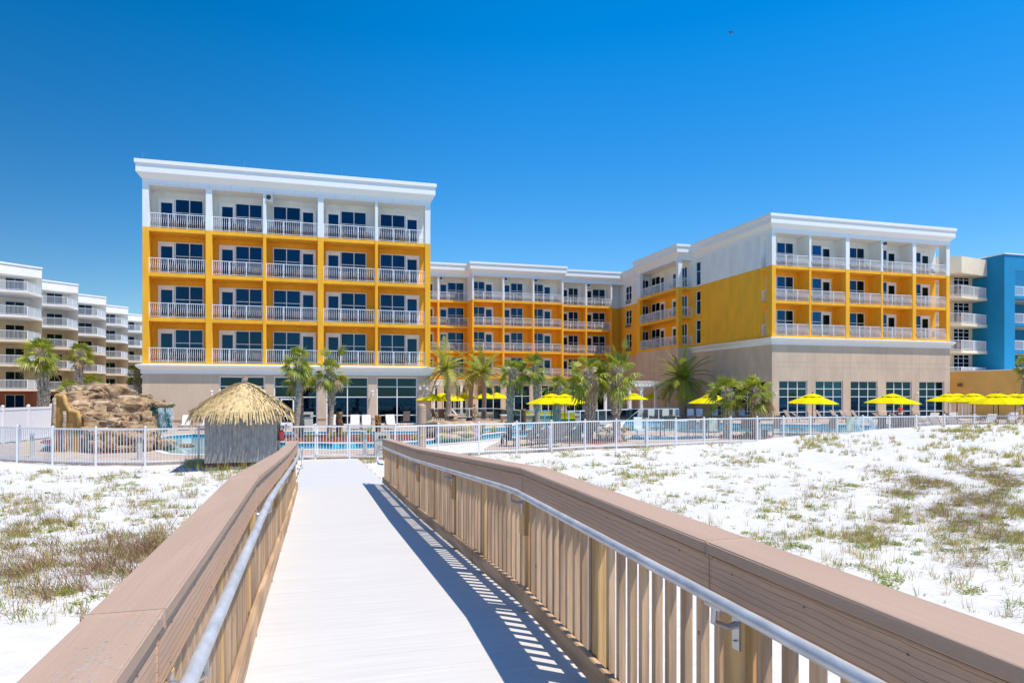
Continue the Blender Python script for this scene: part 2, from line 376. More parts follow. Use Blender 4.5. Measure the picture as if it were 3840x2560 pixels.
# --- middle wing ---
DC, DR = 91.7, 93.6
MC = (0, DC, 1, 0, 0, 1); MR = (0, DR, 1, 0, 0, 1)
Pm = lambda a, b, Y: (XP(a, Y), XP(b, Y))
mc = [Pm(1771, 1777, DC), Pm(1885, 1892, DC), Pm(1998, 2004, DC), Pm(2107, 2113, DC)]
def uw(px, s, Y, lo, w_=3.6): b = XP(px, Y); return (max(b-w_, lo+.12), b, s)
facade(MC, mc, 1.8, [F1, F2, F3, F4], [uw(1849, 'R', DC+1.8, mc[0][1]), uw(1960, 'L', DC+1.8, mc[1][1]), uw(2067, 'R', DC+1.8, mc[2][1])], 'middle wing centre', flood=(1, 2), sp=.125)
ml = [Pm(1540, 1546, DR), Pm(1641, 1648, DR), Pm(1757, 1760, DR)]
facade(MR, ml, 1.8, [F1, F2, F3, F4], [uw(1627, 'R', DR+1.8, ml[0][1]), uw(1739, 'L', DR+1.8, ml[1][1])], 'middle wing left', flood=(1,), sp=.125)
mr = [Pm(2108, 2113.5, DR), Pm(2196, 2202, DR), Pm(2290, 2296, DR)]
facade(MR, mr, 1.8, [F1, F2, F3, F4], [uw(2167, 'L', DR+1.8, mr[0][1], 3.3), uw(2268, 'L', DR+1.8, mr[1][1], 3.3)], 'middle wing right', flood=(1,), sp=.125)
MX0, MX1 = mc[0][0], mc[-1][1]
SX = RX0; BX = 42.3; BY0, BY1 = 74.2, 85.3; BK = 106
# --- solid cores ---
wc, oc, bc = MB(), MB(), MB()
for mb, z0, z1 in ((wc, F4, OT), (oc, F1-.15, F4)):
    mb.box(HX0, HX1, D+dep, DR+1.8, z0, z1)
    mb.box(HX0, MX0, DR+1.8, BK, z0, z1); mb.box(MX0, MX1, DC+1.8, BK, z0, z1); mb.box(MX1, SX, DR+1.8, BK, z0, z1)
# side wing and right tower
nw = [(BY0-YP(2608, SX)*0+0, 0)]
FSW = (SX, 95.4, 0, -1, 1, 0)       # -X faces; u = 95.4 - Y
def uy(px, X=SX): return 95.4-YP(px, X)
na, nb = uy(2608), uy(2627)
wa, wb = uy(2345), uy(2368)
for mb, z0, z1, fl in ((wc, F4, OT, (F4,)), (oc, 7.3, F4, (F2, F3))):
    ops = [(na, nb, f+.1, f+2.9) for f in fl]+[(wa, wb, f+.25, f+2.85) for f in fl]
    segs = sorted(set([z0]+[f for f in fl if f > z0]+[z1]))
    for sa, sb in zip(segs[:-1], segs[1:]):
        wall_open(mb, FSW, 0, 95.4-D-dep, 0, .25, sa, sb, [o for o in ops if o[2] >= sa and o[3] <= sb])
    mb.box(SX+.25, RX1, D+dep, BK, z0, z1)
base = -1.2
loz = (3.15, 2.34, 1.47, -.09, -.85)
lw = [(XP(a, D), XP(b, D), loz[4], loz[0]) for a, b in ((822, 992.5), (1027, 1190), (1224, 1381), (1413, 1565))]
wall_open(bc, FA, HX0, HX1, 0, .25, base, 4.03, lw); bc.box(HX0, HX1, D+.25, BK, base, 4.03)
rz = (3.1, 2.27, 1.45, -.1, -.8)
rw = [(XP(a, D), XP(b, D), rz[4], rz[0]) for a, b in ((2922, 3027.5), (3058.6, 3161), (3190, 3291), (3323, 3419), (3447, 3541))]
wall_open(bc, FA, RX0, RX1, 0, .25, base, 7.45, rw)
# side wall base with the wide window behind the palms
FSB = (SX, BY0, 0, -1, 1, 0)
sw = [(BY0-YP(2671, SX), BY0-YP(2871, SX), -.8, 3.1)]
wall_open(bc, FSB, 0, BY0-D-.25, 0, .25, base, 7.45, sw)
bc.box(SX+.25, RX1, D+.25, BK, base, 7.45)
bc.box(BX, SX, BY0, BY1, base, F2-.3); bc.box(SX, SX+.25, BY0, 95.4, base, 7.3)
mwz = (3.0, 1.45, -.85)
mw = []
for a, b in ((1791, 1880), (1899, 1988), (2006, 2083)): mw.append((XP(a, DC+.3), XP(b, DC+.3), mwz[2], mwz[0]))
wall_open(bc, (0, DC+.3, 1, 0, 0, 1), MX0, MX1, 0, .25, base, F1-.31, mw)
bc.box(MX0, MX1, DC+.55, BK, base, F1-.31)
mw2 = [(XP(a, DR+.3), XP(b, DR+.3), mwz[2], mwz[0]) for a, b in ((2124, 2188), (2212, 2268))]
wall_open(bc, (0, DR+.3, 1, 0, 0, 1), MX1, SX, 0, .25, base, F1-.31, mw2)
mw3 = [(XP(a, DR+.3), XP(b, DR+.3), mwz[2], mwz[0]) for a, b in ((1624, 1642), (1662, 1684), (1692, 1748))]
wall_open(bc, (0, DR+.3, 1, 0, 0, 1), HX1, MX0, 0, .25, base, F1-.31, mw3)
bc.box(HX1, MX0, DR+.55, BK, base, F1-.31); bc.box(MX1, SX, DR+.55, BK, base, F1-.31)
wc.build('white_upper_wall', M['white'], hotel); oc.build('orange_wall', M['orange'], hotel); bc.build('beige_base_wall', M['beige'], hotel)
# --- lobby windows of the base ---
IN = .16
FAi = (0, D, 1, 0, 0, 1)
for i, (a, b, z0, z1) in enumerate(lw):
    dr = None
    glazing(FAi, a, b, .25, z0, z1, [(a+b)/2], loz[1:4], out=.14, curt=([] if i != 3 else [(.9, 1)]), fw=.09)
    if i == 1:
        dm = MB(); x0 = XP(1052, D); x1 = XP(1118, D)
        for u in (x0, x0+.95, x1-.12): dm.box(u, u+.12, .02, .10, z0, 1.35, 0, FAi)
        dm.box(x0+.12, x1-.12, .02, .10, 1.25, 1.35, 0, FAi); dm.box(x0+.12, x1-.12, .02, .1, z0, z0+.25, 0, FAi)
        dm.build('entrance_door', M['trim'], hotel)
for a, b, z0, z1 in rw: glazing(FAi, a, b, .25, z0, z1, [a+(b-a)/3, a+(b-a)*2/3], rz[1:4], out=.14, curt=[(0, .6), (.66, 1)] if rc.random() < .6 else [(0, 1)], fw=.08)
for a, b, z0, z1 in sw: glazing(FSB, a, b, .25, z0, z1, [a+(b-a)*k/6 for k in range(1, 6)], rz[1:4], out=.14, curt=[], fw=.08)
for i, (a, b, z0, z1) in enumerate(mw): glazing((0, DC+.3, 1, 0, 0, 1), a, b, .25, z0, z1, [a+(b-a)*k/3 for k in (1, 2)], (mwz[1],), out=.14, curt=[], fw=.09)
for i, (a, b, z0, z1) in enumerate(mw2+mw3): glazing((0, DR+.3, 1, 0, 0, 1), a, b, .25, z0, z1, [(a+b)/2] if b-a > 1 else [], (mwz[1],), out=.14, curt=[], fw=.09)
for f in (F2, F3, F4):
    glazing(FSW, na, nb, .25, f+.1, f+2.9, [], [f+1.75], out=.16, curt=rnd_curt())
    glazing(FSW, wa, wb, .25, f+.25, f+2.85, [(wa+wb)/2], [f+.85, f+1.85], out=.16, curt=rnd_curt())
    ac = MB(); ac.box(wa+.1, wb-.1, .02, .1, f+.33, f+.8, 0, FSW)
    for k in range(6): ac.box(wa+.12, wb-.12, .0, .02, f+.37+k*.07, f+.40+k*.07, 0, FSW)
    ac.build('air_conditioner_grille', M['steelm'], hotel)
# --- the corner balcony block on the side wing ---
FB = (BX, BY1, 0, -1, 1, 0); BL = BY1-BY0
wb_, ob_ = MB(), MB()
for z in (F2, F3, F4): ob_.box(.03, BL-.03, .035, SX-BX, z-.3, z, 0, FB)
for mb, z0, z1 in ((ob_, F2, F4), (wb_, F4, OT)):
    mb.box(0, .8, 0, .5, z0, z1, 0, FB); mb.box(0, .1, .5, SX-BX, z0, z1, 0, FB)
    if mb is wb_: mb.build('white_pier', M['white'], hotel, bevel=.015); mb = MB()
    mb.box(BL-.6, BL, 0, .56, z0, z1, 0, FB)
    if z1 == OT: mb.build('white_pier', M['white'], hotel, bevel=.015)
ob_.build('orange_balcony_frame', M['orange'], hotel, bevel=.015)
FBF = (BX, BY0, 1, 0, 0, 1)
for k, z in enumerate((F2, F3, F4)):
    railing(FB, .8, BL-.6, .1, z, posts=4); railing(FBF, .56, SX-BX, .1, z, posts=0)
    for (a, b, s) in ((uy(2446), uy(2495), 'R'), (uy(2523), uy(2542), 'N'), (uy(2559), uy(2580), 'N')):
        if s == 'R': unit(FSW, a, b, 0, z, 'R')
        elif a < uy(2550): glazing(FSW, a, b, 0, z, z+2.7, [], [], door=(a+.07, b-.07))
        else: glazing(FSW, a, b, 0, z+.2, z+2.75, [(a+b)/2], [z+1.2])
    glazing((42.8, BY1-.14, 1, 0, 0, 1), .1, 1.15, 0, z+.5, z+2.6, [.62], [z+1.4])
# --- parapet, soffit band and cornices ---
fp = [(HX0, D), (HX1, D), (HX1, DR), (MX0, DR), (MX0, DC), (MX1, DC), (MX1, DR), (SX, DR), (SX, BY1), (BX, BY1), (BX, BY0), (SX, BY0), (SX, D), (RX1, D), (RX1, BK), (HX0, BK)]
mb = MB(); loft(mb, fp, [(0, OT), (0, 18.48), (.38, 18.92), (.38, 19.58), (.47, 19.60), (.47, 19.88), (.1, 19.92)])
mb.build('parapet', M['trim'], hotel)
cp = MB(); prof = lambda z: [(0.004, z-.71), (.10, z-.70), (.10, z-.42), (.20, z-.36), (.40, z-.16), (.42, z-.02), (.004, z+.05)]
loft(cp, [(HX0, D), (HX1, D), (HX1, DR), (HX0, DR)], prof(4.03)); cp.build('cornice', M['trim'], hotel); cp = MB(); loft(cp, [(SX, D), (RX1, D), (RX1, BK-2), (SX+2, BK-2), (SX+2, BY0-.05), (SX, BY0-.05)], prof(7.45))
cp.build('cornice', M['trim'], hotel)
# --- stucco joints, plinth caps ---
jm = MB()
for i in range(5):
    for px in (2922, 3027.5) if i == 0 else ((3058.6, 3161), (3190, 3291), (3323, 3419), (3447, 3541))[i-1]:
        x = XP(px, D); jm.box(x-.012, x+.012, D-.004, D, 3.2, 6.7)
for z in (4.45, 5.0): jm.box(RX0, RX1, D-.004, D, z-.012, z+.012)
jm.build('stucco_joint', M['joint'], hotel)
jw = MB()
for k in range(1, 14):
    x = HX0+(HX1-HX0)*k/14; jw.box(x-.01, x+.01, D-.004, D, OT+.02, 18.45)
    pass
for x0, x1 in ((HX0, HX1),): jw.box(x0, x1, D-.004, D, OT+.10, OT+.12)
jw.build('upper_joint', mat('white_joint', (.55, .58, .6), .9), hotel)
for a, b in ((533, 822), (992.5, 1027), (1190, 1224), (1381, 1413), (1565, 1614)): sl = MB(); sl.box(XP(a, D), XP(b, D), D-.06, D, -.32, -.22); sl.build('ledge', M['beige'], hotel)
for a, b in ((2894.6, 2922), (3027.5, 3058.6), (3161, 3190), (3291, 3323), (3419, 3447), (3541, 3562)):
    sl = MB(); sl.box(XP(a, D), XP(b, D), D-.12, D, -1.0, -.08); sl.build('plinth', M['beige'], hotel, bevel=.02)
for px, z in ((796, 1.75), (1396, 1.75), (3433, 1.65), (2903, 1.6)):
    x = XP(px, D); l = MB(); l.lathe([(.02, -.16), (.08, -.15), (.08, .12), (.13, .2), (.06, .26)], (x, D-.3, z), 10); l.bar((x, D, z+.15), (x, D-.3, z+.15), .05, .05)
    l.build('wall_lamp', M['trim'], hotel)
for px, dz in ((1588, .1), (1575, -.15), (1600, -.15)):
    x = XP(px, D); l = MB(); l.box(x-.08, x+.08, D-.22, D, 2.25+dz, 2.45+dz); l.build('security_camera', M['trim'], hotel)
for px, Y in ((534, D), (915, D), (1282, D), (1615, D), (2895, D), (3134, D), (3362, D), (3562, D), (1617, DR), (1770, DC), (1943, DC), (2113, DC), (2222, DR)):
    x = XP(px, Y); l = MB(); l.tube([(x, Y+.1, 19.85), (x, Y+.1, 20.55)], [.02, .012], 5); l.build('lightning_rod', M['steelm'], hotel)
for y, x in ((66, SX), (73, SX), (79, BX), (85, BX)):
    l = MB(); l.tube([(x+.1, y, 19.85), (x+.1, y, 20.55)], [.02, .012], 5); l.build('lightning_rod', M['steelm'], hotel)
# white efflorescence streaks below the cornices
st = MB()
for px, l_ in ((552, .9), (720, .06), (772, .5), (791, .75), (1010, .1)):
    x = XP(px, D); st.box(x-.03, x+.03, D-.003, D, 3.3-l_, 3.3)
for px, l_ in ((3028, 1.0), (3058, .8), (3170, .2)):
    x = XP(px, D); st.box(x-.03, x+.03, D-.003, D, 6.73-l_, 6.73)
st.build('lime_streak', mat('lime_streak', (.66, .6, .54), .9), hotel)
# ================= furniture prototypes =================
def chair_parts(t, back=.98, sw=M['sling'], fm=M['bronze'], simple=False):
    # local: faces -x... back at +x
    s = MB(); s.box(-.24, .24, -.25, .25, .41, .43); s.build('seat', sw, t, local=True)
    b = MB(); b.add([(.24, -.25, .43), (.24, .25, .43), (.36, .25, back), (.36, -.25, back), (.26, -.25, .43), (.26, .25, .43), (.38, .25, back), (.38, -.25, back)], [(0, 1, 2, 3), (7, 6, 5, 4), (3, 2, 6, 7), (0, 3, 7, 4), (1, 5, 6, 2)])
    b.build('backrest', sw, t, local=True)
    f = MB()
    for y in (-.27, .27):
        f.tube([(-.25, y, .42), (.24, y, .42), (.38, y, back+.02)], .014, 5)
        f.tube([(-.27, y, .64), (.1, y, .66), (.30, y, .64)], .016, 5)
    f.tube([(.38, -.27, back+.02), (.38, .27, back+.02)], .014, 5)
    f.build('frame', fm, t, local=True)
    for x, y in ((-.26, -.27), (-.26, .27), (.28, -.27), (.28, .27)):
        l = MB(); l.tube([(x, y, .64 if x < 0 else .42), (x*1.08, y*1.05, 0)], .014, 5); l.build('leg', fm, t, local=True)
def table_parts(t, r=.4, h=.5, m=M['bronze']):
    a = MB(); a.lathe([(r, h-.03), (r+.01, h-.015), (r, h)], n=20); a.build('tabletop', m, t, local=True)
    for k in range(4):
        an = PI/4+k*PI/2; l = MB(); l.tube([(r*.7*math.cos(an), r*.7*math.sin(an), h-.02), (r*.85*math.cos(an), r*.85*math.sin(an), 0)], .014, 5); l.build('leg', m, t, local=True)
PROTO = {}
def put(kind, make, name, x, y, z, rz, label, cat, group, s=1):
    if kind not in PROTO:
        t = thing(name, (x, y, z), label, cat, group, rz); make(t); PROTO[kind] = t
    else:
        t = copy_tree(PROTO[kind]); t.location = (x, y, z); t.rotation_euler = (0, 0, rz)
        setp(t, label, cat, group)
    t.scale = (s, s, s)
    return t
mk_bch = lambda t: chair_parts(t, .92, M['slingb'], M['bronze'])
M['slingb'] = mat('striped_sling', (.34, .25, .23), .85, var=.3, vs=30, stretch=(.2, .2, 3))
mk_bch2 = lambda t: table_parts(t, .4, .5, M['bronze'])
fname = {'left tower': ['lowest', 'second', 'third', 'top'], 'right tower': ['lowest', 'middle', 'top']}
rb = random.Random(5)
for (wing, fi, ci, u0, u1, fr, z) in BALC:
    fn = (['lowest', 'second', 'third', 'top'] if wing != 'right tower' else ['lowest', 'middle', 'top'])[fi]
    wn = {'left tower': 'left tower', 'right tower': 'right tower', 'middle wing centre': 'middle block', 'middle wing left': 'middle block left recess', 'middle wing right': 'middle block right recess'}[wing]
    nc = sum(1 for b in BALC if b[0] == wing and b[1] == fi)
    Y = fr[1]+.75
    doorL = (wing == 'left tower' and ci in (0, 1, 3)) or (wing != 'left tower' and rb.random() < .5)
    a, b = (u0+1.7, u1-.5) if doorL else (u0+.5, u1-1.7)
    g = 'balcony chairs of the '+wing
    cn = ORD[ci]+' bay from the left'
    tw = wing == 'left tower'
    put('bch', mk_bch, 'balcony_chair', a+rb.uniform(-.1, .1), Y+.25, z, R(100+rb.uniform(-25, 40)), 'left chair, %s, %s balcony, %s' % (wn, fn, cn), 'chair', g)
    put('bch', mk_bch, 'balcony_chair', b+rb.uniform(-.1, .1), Y+.25, z, R(80+rb.uniform(-40, 25)), 'right chair, %s, %s balcony, %s' % (wn, fn, cn), 'chair', g)
    if tw: put('btb', mk_bch2, 'balcony_table', (a+b)/2, Y+.1, z, 0, 'round table, %s, %s balcony, %s' % (wn, fn, cn), 'table', 'balcony tables of the left tower')
for k, z in enumerate((F2, F3, F4)):
    fn = ['lowest', 'middle', 'top'][k]
    for j, y in enumerate((83.2, 81.3, 77.2)):
        put('bch', mk_bch, 'balcony_chair', 43.2, y, z, R(20+60*j), '%s chair on the %s long corner balcony of the side wing' % (['leftmost', 'middle', 'rightmost'][j], fn), 'chair', 'chairs on the long corner balconies')
# ================= neighbouring buildings =================
M['cream'] = mat('cream_stucco', (.80, .68, .50), .85, var=.05, vs=.5); M['pale'] = mat('pale_stucco', (.86, .85, .81), .85, var=.04, vs=.5)
M['red'] = mat('terracotta_stucco', (.42, .17, .10), .85, var=.05, vs=.5)
M['mesh'] = mat('pale_mesh_panel', (.75, .78, .8), .5, var=.03, alpha=.55)
condo = thing('condominium_building', (-38, 112, DK), 'stepped cream and white balcony apartment building far left behind the rock waterfall', 'apartment building')
cw, cc, cr, cs, cf = MB(), MB(), MB(), MB(), MB()
V2 = lambda p, q, t: (p[0]+q[0]*t, p[1]+q[1]*t)
def bars(mb, p, q, z0, h, sp=.13, posts=2, r=.03):
    d = math.hypot(q[0]-p[0], q[1]-p[1]); ux, uy_ = (q[0]-p[0])/d, (q[1]-p[1])/d; fr = (p[0], p[1], ux, uy_, -uy_, ux)
    mb.box(0, d, -.03, .03, z0+h-.06, z0+h, 0, fr); mb.box(0, d, -.02, .02, z0+.08, z0+.13, 0, fr)
    for i in range(posts+1): a = d*i/posts; mb.box(a-.035, a+.035, -.035, .035, z0, z0+h, 0, fr)
    for i in range(1, int(d/sp)): a = i*sp; mb.box(a-.014, a+.014, -.014, .014, z0+.13, z0+h-.06, 0, fr)
for i in range(6):
    E = (-35+.05*i, 104.3+14.2*i); K = V2(E, (-.035, -1), 4.3); Lf = V2(K, (-.974, -.225), 9)
    B = V2(E, (-.75, .66), 3.2); Bl = V2(B, (-.891, -.454), 11); Lr = V2(E, (-.72, -.694), 11.5)
    core = [Bl, B, E, (E[0]-8.5, E[1]+8.8), (Bl[0]-8, Bl[1]+8.5)]
    cr.prism(core, base, 2.15); cc.prism(core, 2.15, 11.45); cw.prism(core, 11.45, 17.1)
    cw.prism([Lr, E, (E[0]-8.5, E[1]+8.8), (Lr[0]-8, Lr[1]+8)], 17.1, 18.3)
    cw.prism([V2(Lr, (.05, -.09), 1), V2(E, (.05, -.09), 1), V2(E, (0, .3), 1), V2(Lr, (0, .3), 1)], 18.3, 18.5)
    for k, z in enumerate((2.4, 5.5, 8.6, 11.7, 14.8)):
        (cw if z > 11 else cc).prism([Bl, Lf, K, E, B], z-.28, z)
        rm = MB(); p = V2(Lf, (.0, .08), 1); bars(rm, p, V2(K, (-.04, .06), 1), z, 1.15, posts=3); rl = rm.build('balcony_railing', M['paint'], condo)
        gm = MB(); K2 = V2(K, (-.05, .1), 1); E2 = V2(E, (-.12, -.1), 1); dd = math.hypot(K2[0]-E2[0], K2[1]-E2[1]); fr = (K2[0], K2[1], (E2[0]-K2[0])/dd, (E2[1]-K2[1])/dd, 0, 0)
        a = (E2[0]-K2[0])/dd; b = (E2[1]-K2[1])/dd; fr = (K2[0], K2[1], a, b, -b, a)
        gm.box(0, dd, -.03, .03, z+1.09, z+1.15, 0, fr); gm.box(0, dd, -.02, .02, z+.08, z+.13, 0, fr)
        for t in (0, dd/2, dd-.06): gm.box(t, t+.06, -.032, .032, z, z+1.09, 0, fr)
        gm.box(.03, dd-.06, -.008, .008, z+.13, z+1.08, 1, fr); gm.build('mesh_railing_panel', [M['paint'], M['mesh']], condo)
    ub = (B[0], B[1], -.891, -.454, -.454, .891)
    for z in (-.7, 2.4, 5.5, 8.6, 11.7, 14.8):
        for a in (.35, 4.4):
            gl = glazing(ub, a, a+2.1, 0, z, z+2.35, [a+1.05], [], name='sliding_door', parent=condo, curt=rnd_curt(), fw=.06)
        lm = MB(); x, y = V2(B, (-.891, -.454), 3.4); lm.lathe([(.16, -.06), (.2, 0), (.16, .06)], (x+.04, y-.08, z+2.0), 10); lm.build('wall_lamp', M['pale'], condo)
cw.build('white_wall', M['pale'], condo); cc.build('cream_wall', M['cream'], condo); cr.build('terracotta_wall', M['red'], condo)
# --- blue building on the right ---
blue = mat('blue_stucco', (.0, .24, .48), .8, var=.05, vs=.7)
bb = thing('blue_resort_building', (80, 68, DK), 'bright blue and cream resort building with white balconies at the right edge', 'hotel')
b1, b2 = MB(), MB()
CX, CY = 76.0, 59.8; TZ = 17.8
b1.box(CX, CX+1.6, CY, 63.8, base, TZ); b1.box(CX+1.6, 92, CY, CY+.5, 16.0, TZ); b1.box(CX, 92, 63.8, 90, base, TZ)
FLR = (4.7, 7.85, 10.95, 14.05)
z0b = lambda y: ZP(y, CX+2, CY)
fl2 = [z0b(v) for v in (1313, 1212, 1110)]; fl2 = [fl2[0]-3.1]+fl2
b2.box(66, CX, 63.8, 90, base, TZ-.35)
PT = [(66, 63.8), (68.3, 62.4), (XP(3606, 60.9), 60.9), (CX, 61.9), (CX, 63.8)]
b2.prism(PT, 15.6, TZ-.3)
b1.box(CX+.01, CX+1.6, 61.79, 63.8, TZ-.3, TZ+.05)
for z in fl2:
    b2.prism(PT, z-.35, z)
    for p, q in (((68.3, 62.5), (XP(3606, 61), 61.0)), ((XP(3606, 61), 61.0), (CX-.1, 62.0))):
        rm = MB(); bars(rm, p, q, z, 1.15, posts=2); rm.build('balcony_railing', M['paint'], bb)
    rm = MB(); bars(rm, (CX+1.6, CY+.1), (CX+9, CY+.1), z, 1.15, posts=5); rm.build('balcony_railing', M['paint'], bb)
    b1.box(CX+1.6, 92, CY+.02, CY+1, z-.3, z)
    b2.box(CX+1.62, 92, CY+1, 63.8, z-.3, z-.01)
    fr = (0, 63.8, 1, 0, 0, 1); a, b = XP(3572, 63.8), XP(3632, 63.8)
    glazing(fr, a, b, 0, z+.05, z+2.75, [a+(b-a)*.31, a+(b-a)*.63], [z+1.75, z+2.3], parent=bb)
    glazing((CX+1.6, 63.8, 0, -1, 1, 0), .3, 1.9, 0, z, z+2.5, [1.1], [], parent=bb)
    c = put('bch', mk_bch, 'balcony_chair', 72.4, 62.3, z, R(200), '', '', None); setp(c, 'chair on the %s cream balcony beside the blue wall' % ['lowest', 'second', 'third', 'top'][fl2.index(z)], 'chair', 'chairs beside the blue wall')
b1.build('blue_wall', blue, bb); b2.build('cream_wall', M['cream'], bb)
cpm = MB(); cpm.box(CX-.1, 92, CY-.1, CY+.5, TZ, TZ+.12); cpm.box(CX-.1, CX+.6, CY+.5, 63, TZ, TZ+.12); cpm.build('roof_coping', M['pale'], bb)
yw = mat('ochre_wall', (.82, .50, .14), .85, var=.06, vs=.6, bump=.2)
yb = thing('low_ochre_building', (74, 58, DK), 'low ochre yellow wall building behind the yellow umbrellas at right', 'building')
ym = MB(); ym.prism([(71.1, 54.1), (69.5, 62), (67.6, 62.2), (67.6, 62.9), (88, 62.9), (88, 54.1)], base, 4.25); ym.build('wall', yw, yb)
ym = MB(); ym.prism([(71.0, 54.0), (69.4, 62), (88, 62.8), (88.1, 54.0)], 4.25, 4.36); ym.build('coping', M['pale'], yb)
ym = MB(); x, y = 69.8, 60.0; ym.box(x-.25, x, y-.2, y+.2, 2.6, 2.95); ym.build('wall_lamp', mat('bronze_lamp', (.2, .12, .08), .5), yb)
# ================= ground, pool deck, water =================
posts_px = [(-150, 29.5), (-40, 28), (65, 27.1), (198, 26.4), (360, 26), (545, 26), (745, 26.7), (900, 27.1), (1073, 27.8), (1183, 28.3), (1311, 28.4), (1482, 28.3), (1644, 29.3), (1796, 30.5), (1938, 31.3), (2068, 32.3), (2194, 33.5), (2311, 34.3), (2425, 34.8), (2534, 35.6), (2640, 36.7), (2740, 37.5), (2839, 38), (2938, 38.7), (3038, 39.3), (3138, 39.8), (3235, 40), (3335, 40.5), (3435, 41), (3541, 41.8), (3654, 42.3), (3779, 42.4), (3900, 42.5), (4020, 42.5)]
FP = [W(*p) for p in posts_px]
fx = np.array([p[0] for p in FP]); fy = np.array([p[1] for p in FP])
def fenceY(x): return float(np.interp(x, fx, fy))
def ss(a, b, t):
    t = min(1, max(0, (t-a)/(b-a))); return t*t*(3-2*t)
def gz(x, y, rough=True):
    z = -.74-.30*ss(0, 27, y) if x > -40 else -1
    if x > 16: z += .92*ss(16, 41, x)*ss(6, 22, y)
    z += .35*math.exp(-((x-30)/7)**2-((y-24)/5)**2)
    if rough:
        z += .10*noise.noise(Vector((x*.35, y*.35, 1)))+.035*noise.noise(Vector((x*1.7, y*1.7, 4)))+.012*noise.noise(Vector((x*6, y*6, 2)))
    if -.7 < x < 1.9 and y < 32: z = min(z, decktop(y)-.28)
    d = y-fenceY(x)
    if d > .35: z = z*(1-ss(.35, 1.2, d))+-1.3*ss(.35, 1.2, d)
    elif d > -1.5: z = z*(1-ss(-1.5, -.2, d))+min(max(z, -1.03), 1 if x > 22 else -1.0)*ss(-1.5, -.2, d)
    return z
def decktop(y): return float(np.interp(y, [5.1, 11, 17, 29], [0, -.30, -.51, -.97]))
def grid(name, x0, x1, y0, y1, st, m, zf, kind='structure', ys=None):
    xs = np.arange(x0, x1, st); yy = ys if ys is not None else np.arange(y0, y1, st); V = [(x, y, zf(x, y)) for y in yy for x in xs]; n = len(xs)
    mb = MB(); mb.add(V, [(j*n+i, j*n+i+1, (j+1)*n+i+1, (j+1)*n+i) for j in range(len(yy)-1) for i in range(n-1)])
    o = mb.build(name, m, smooth=True); setp(o, kind=kind); return o
grid('sand_dune', -26, 52, -6, 46, .22, M['sand'], gz)
gm = MB(); gm.add([(-3000, -3000, -1.34), (3000, -3000, -1.34), (3000, 3000, -1.34), (-3000, 3000, -1.34)], [(0, 1, 2, 3)]); setp(gm.build('ground', M['ground']), kind='structure')
sg_ = MB(); sg_.add([(-3000, -3000, -1.3), (3000, -3000, -1.3), (3000, -60, -1.3), (-3000, -60, -1.3)], [(0, 1, 2, 3)]); setp(sg_.build('sea', mat('sea_water', (.01, .12, .20), .15, bump=.4, bs=.5, var=.2, vs=.02)), kind='structure')
sb_ = MB(); sb_.add([(-300, -60, -1.32), (300, -60, -1.32), (300, -5.5, -1.1), (-300, -5.5, -1.1)], [(0, 1, 2, 3)]); setp(sb_.build('beach', M['sand']), kind='structure')
def poly_px(pts): return [GD(*p) for p in pts]
Nf = [(585, 1645), (640, 1632), (720, 1627), (800, 1628), (900, 1640), (1000, 1655), (1110, 1661), (1180, 1660), (1250, 1663), (1330, 1662), (1400, 1662), (1500, 1659), (1600, 1651), (1700, 1641), (1800, 1631), (1900, 1619), (2000, 1613), (2100, 1611), (2220, 1607), (2330, 1605), (2345, 1580), (2450, 1578), (2600, 1580), (2800, 1588), (3000, 1591), (3200, 1592), (3330, 1598), (3400, 1607)]
Nn = [(3380, 1618), (3200, 1622), (3000, 1621), (2800, 1619), (2600, 1617), (2450, 1616), (2330, 1617), (2220, 1618), (2100, 1624), (2000, 1632), (1900, 1641), (1800, 1652), (1700, 1660), (1600, 1668), (1500, 1676), (1400, 1682), (1320, 1684), (1250, 1686), (1180, 1683), (1110, 1684), (1000, 1690), (900, 1698), (800, 1703), (700, 1704), (640, 1700), (610, 1690)]
Bf = [(880, 1622), (1000, 1618), (1200, 1617), (1500, 1616), (1700, 1612), (1800, 1606), (1900, 1600), (1950, 1588), (2060, 1583), (2200, 1586), (2280, 1592)]
Bn = [(2260, 1600), (2100, 1604), (2000, 1606), (1900, 1612), (1800, 1620), (1700, 1623), (1500, 1626), (1200, 1627), (1000, 1628)]
P1 = poly_px(Nf+Nn); P2 = poly_px(Bf+Bn)
hx_, hy_ = GD(2475, 1640); P3 = [(hx_+3.3*math.cos(t)*1.0, hy_-.8+1.5*math.sin(t)) for t in [2*PI*k/28 for k in range(28)]]
pool_water = mat('pool_water', (.02, .40, .50), .08, var=.22, vs=.55, bump=.35, bs=2.2, stretch=(1, 2.0, 1), spec=.4)
holes = [P1, P2, P3]
fl_ = [(x, y+.42) for x, y in FP]
outer = [(-75, 30)]+fl_+[(95, 36), (95, 140), (-75, 140)]
def fill(mb, polys, z, mi=0):
    flat = [p for q in polys for p in q]
    for t in tessellate_polygon([[Vector((x, y, 0)) for x, y in q] for q in polys]):
        a, b, c = [flat[i] for i in t]
        if (b[0]-a[0])*(c[1]-a[1])-(b[1]-a[1])*(c[0]-a[0]) < 0: b, c = c, b
        mb.add([(a[0], a[1], z), (b[0], b[1], z), (c[0], c[1], z)], [(0, 1, 2)], mi)
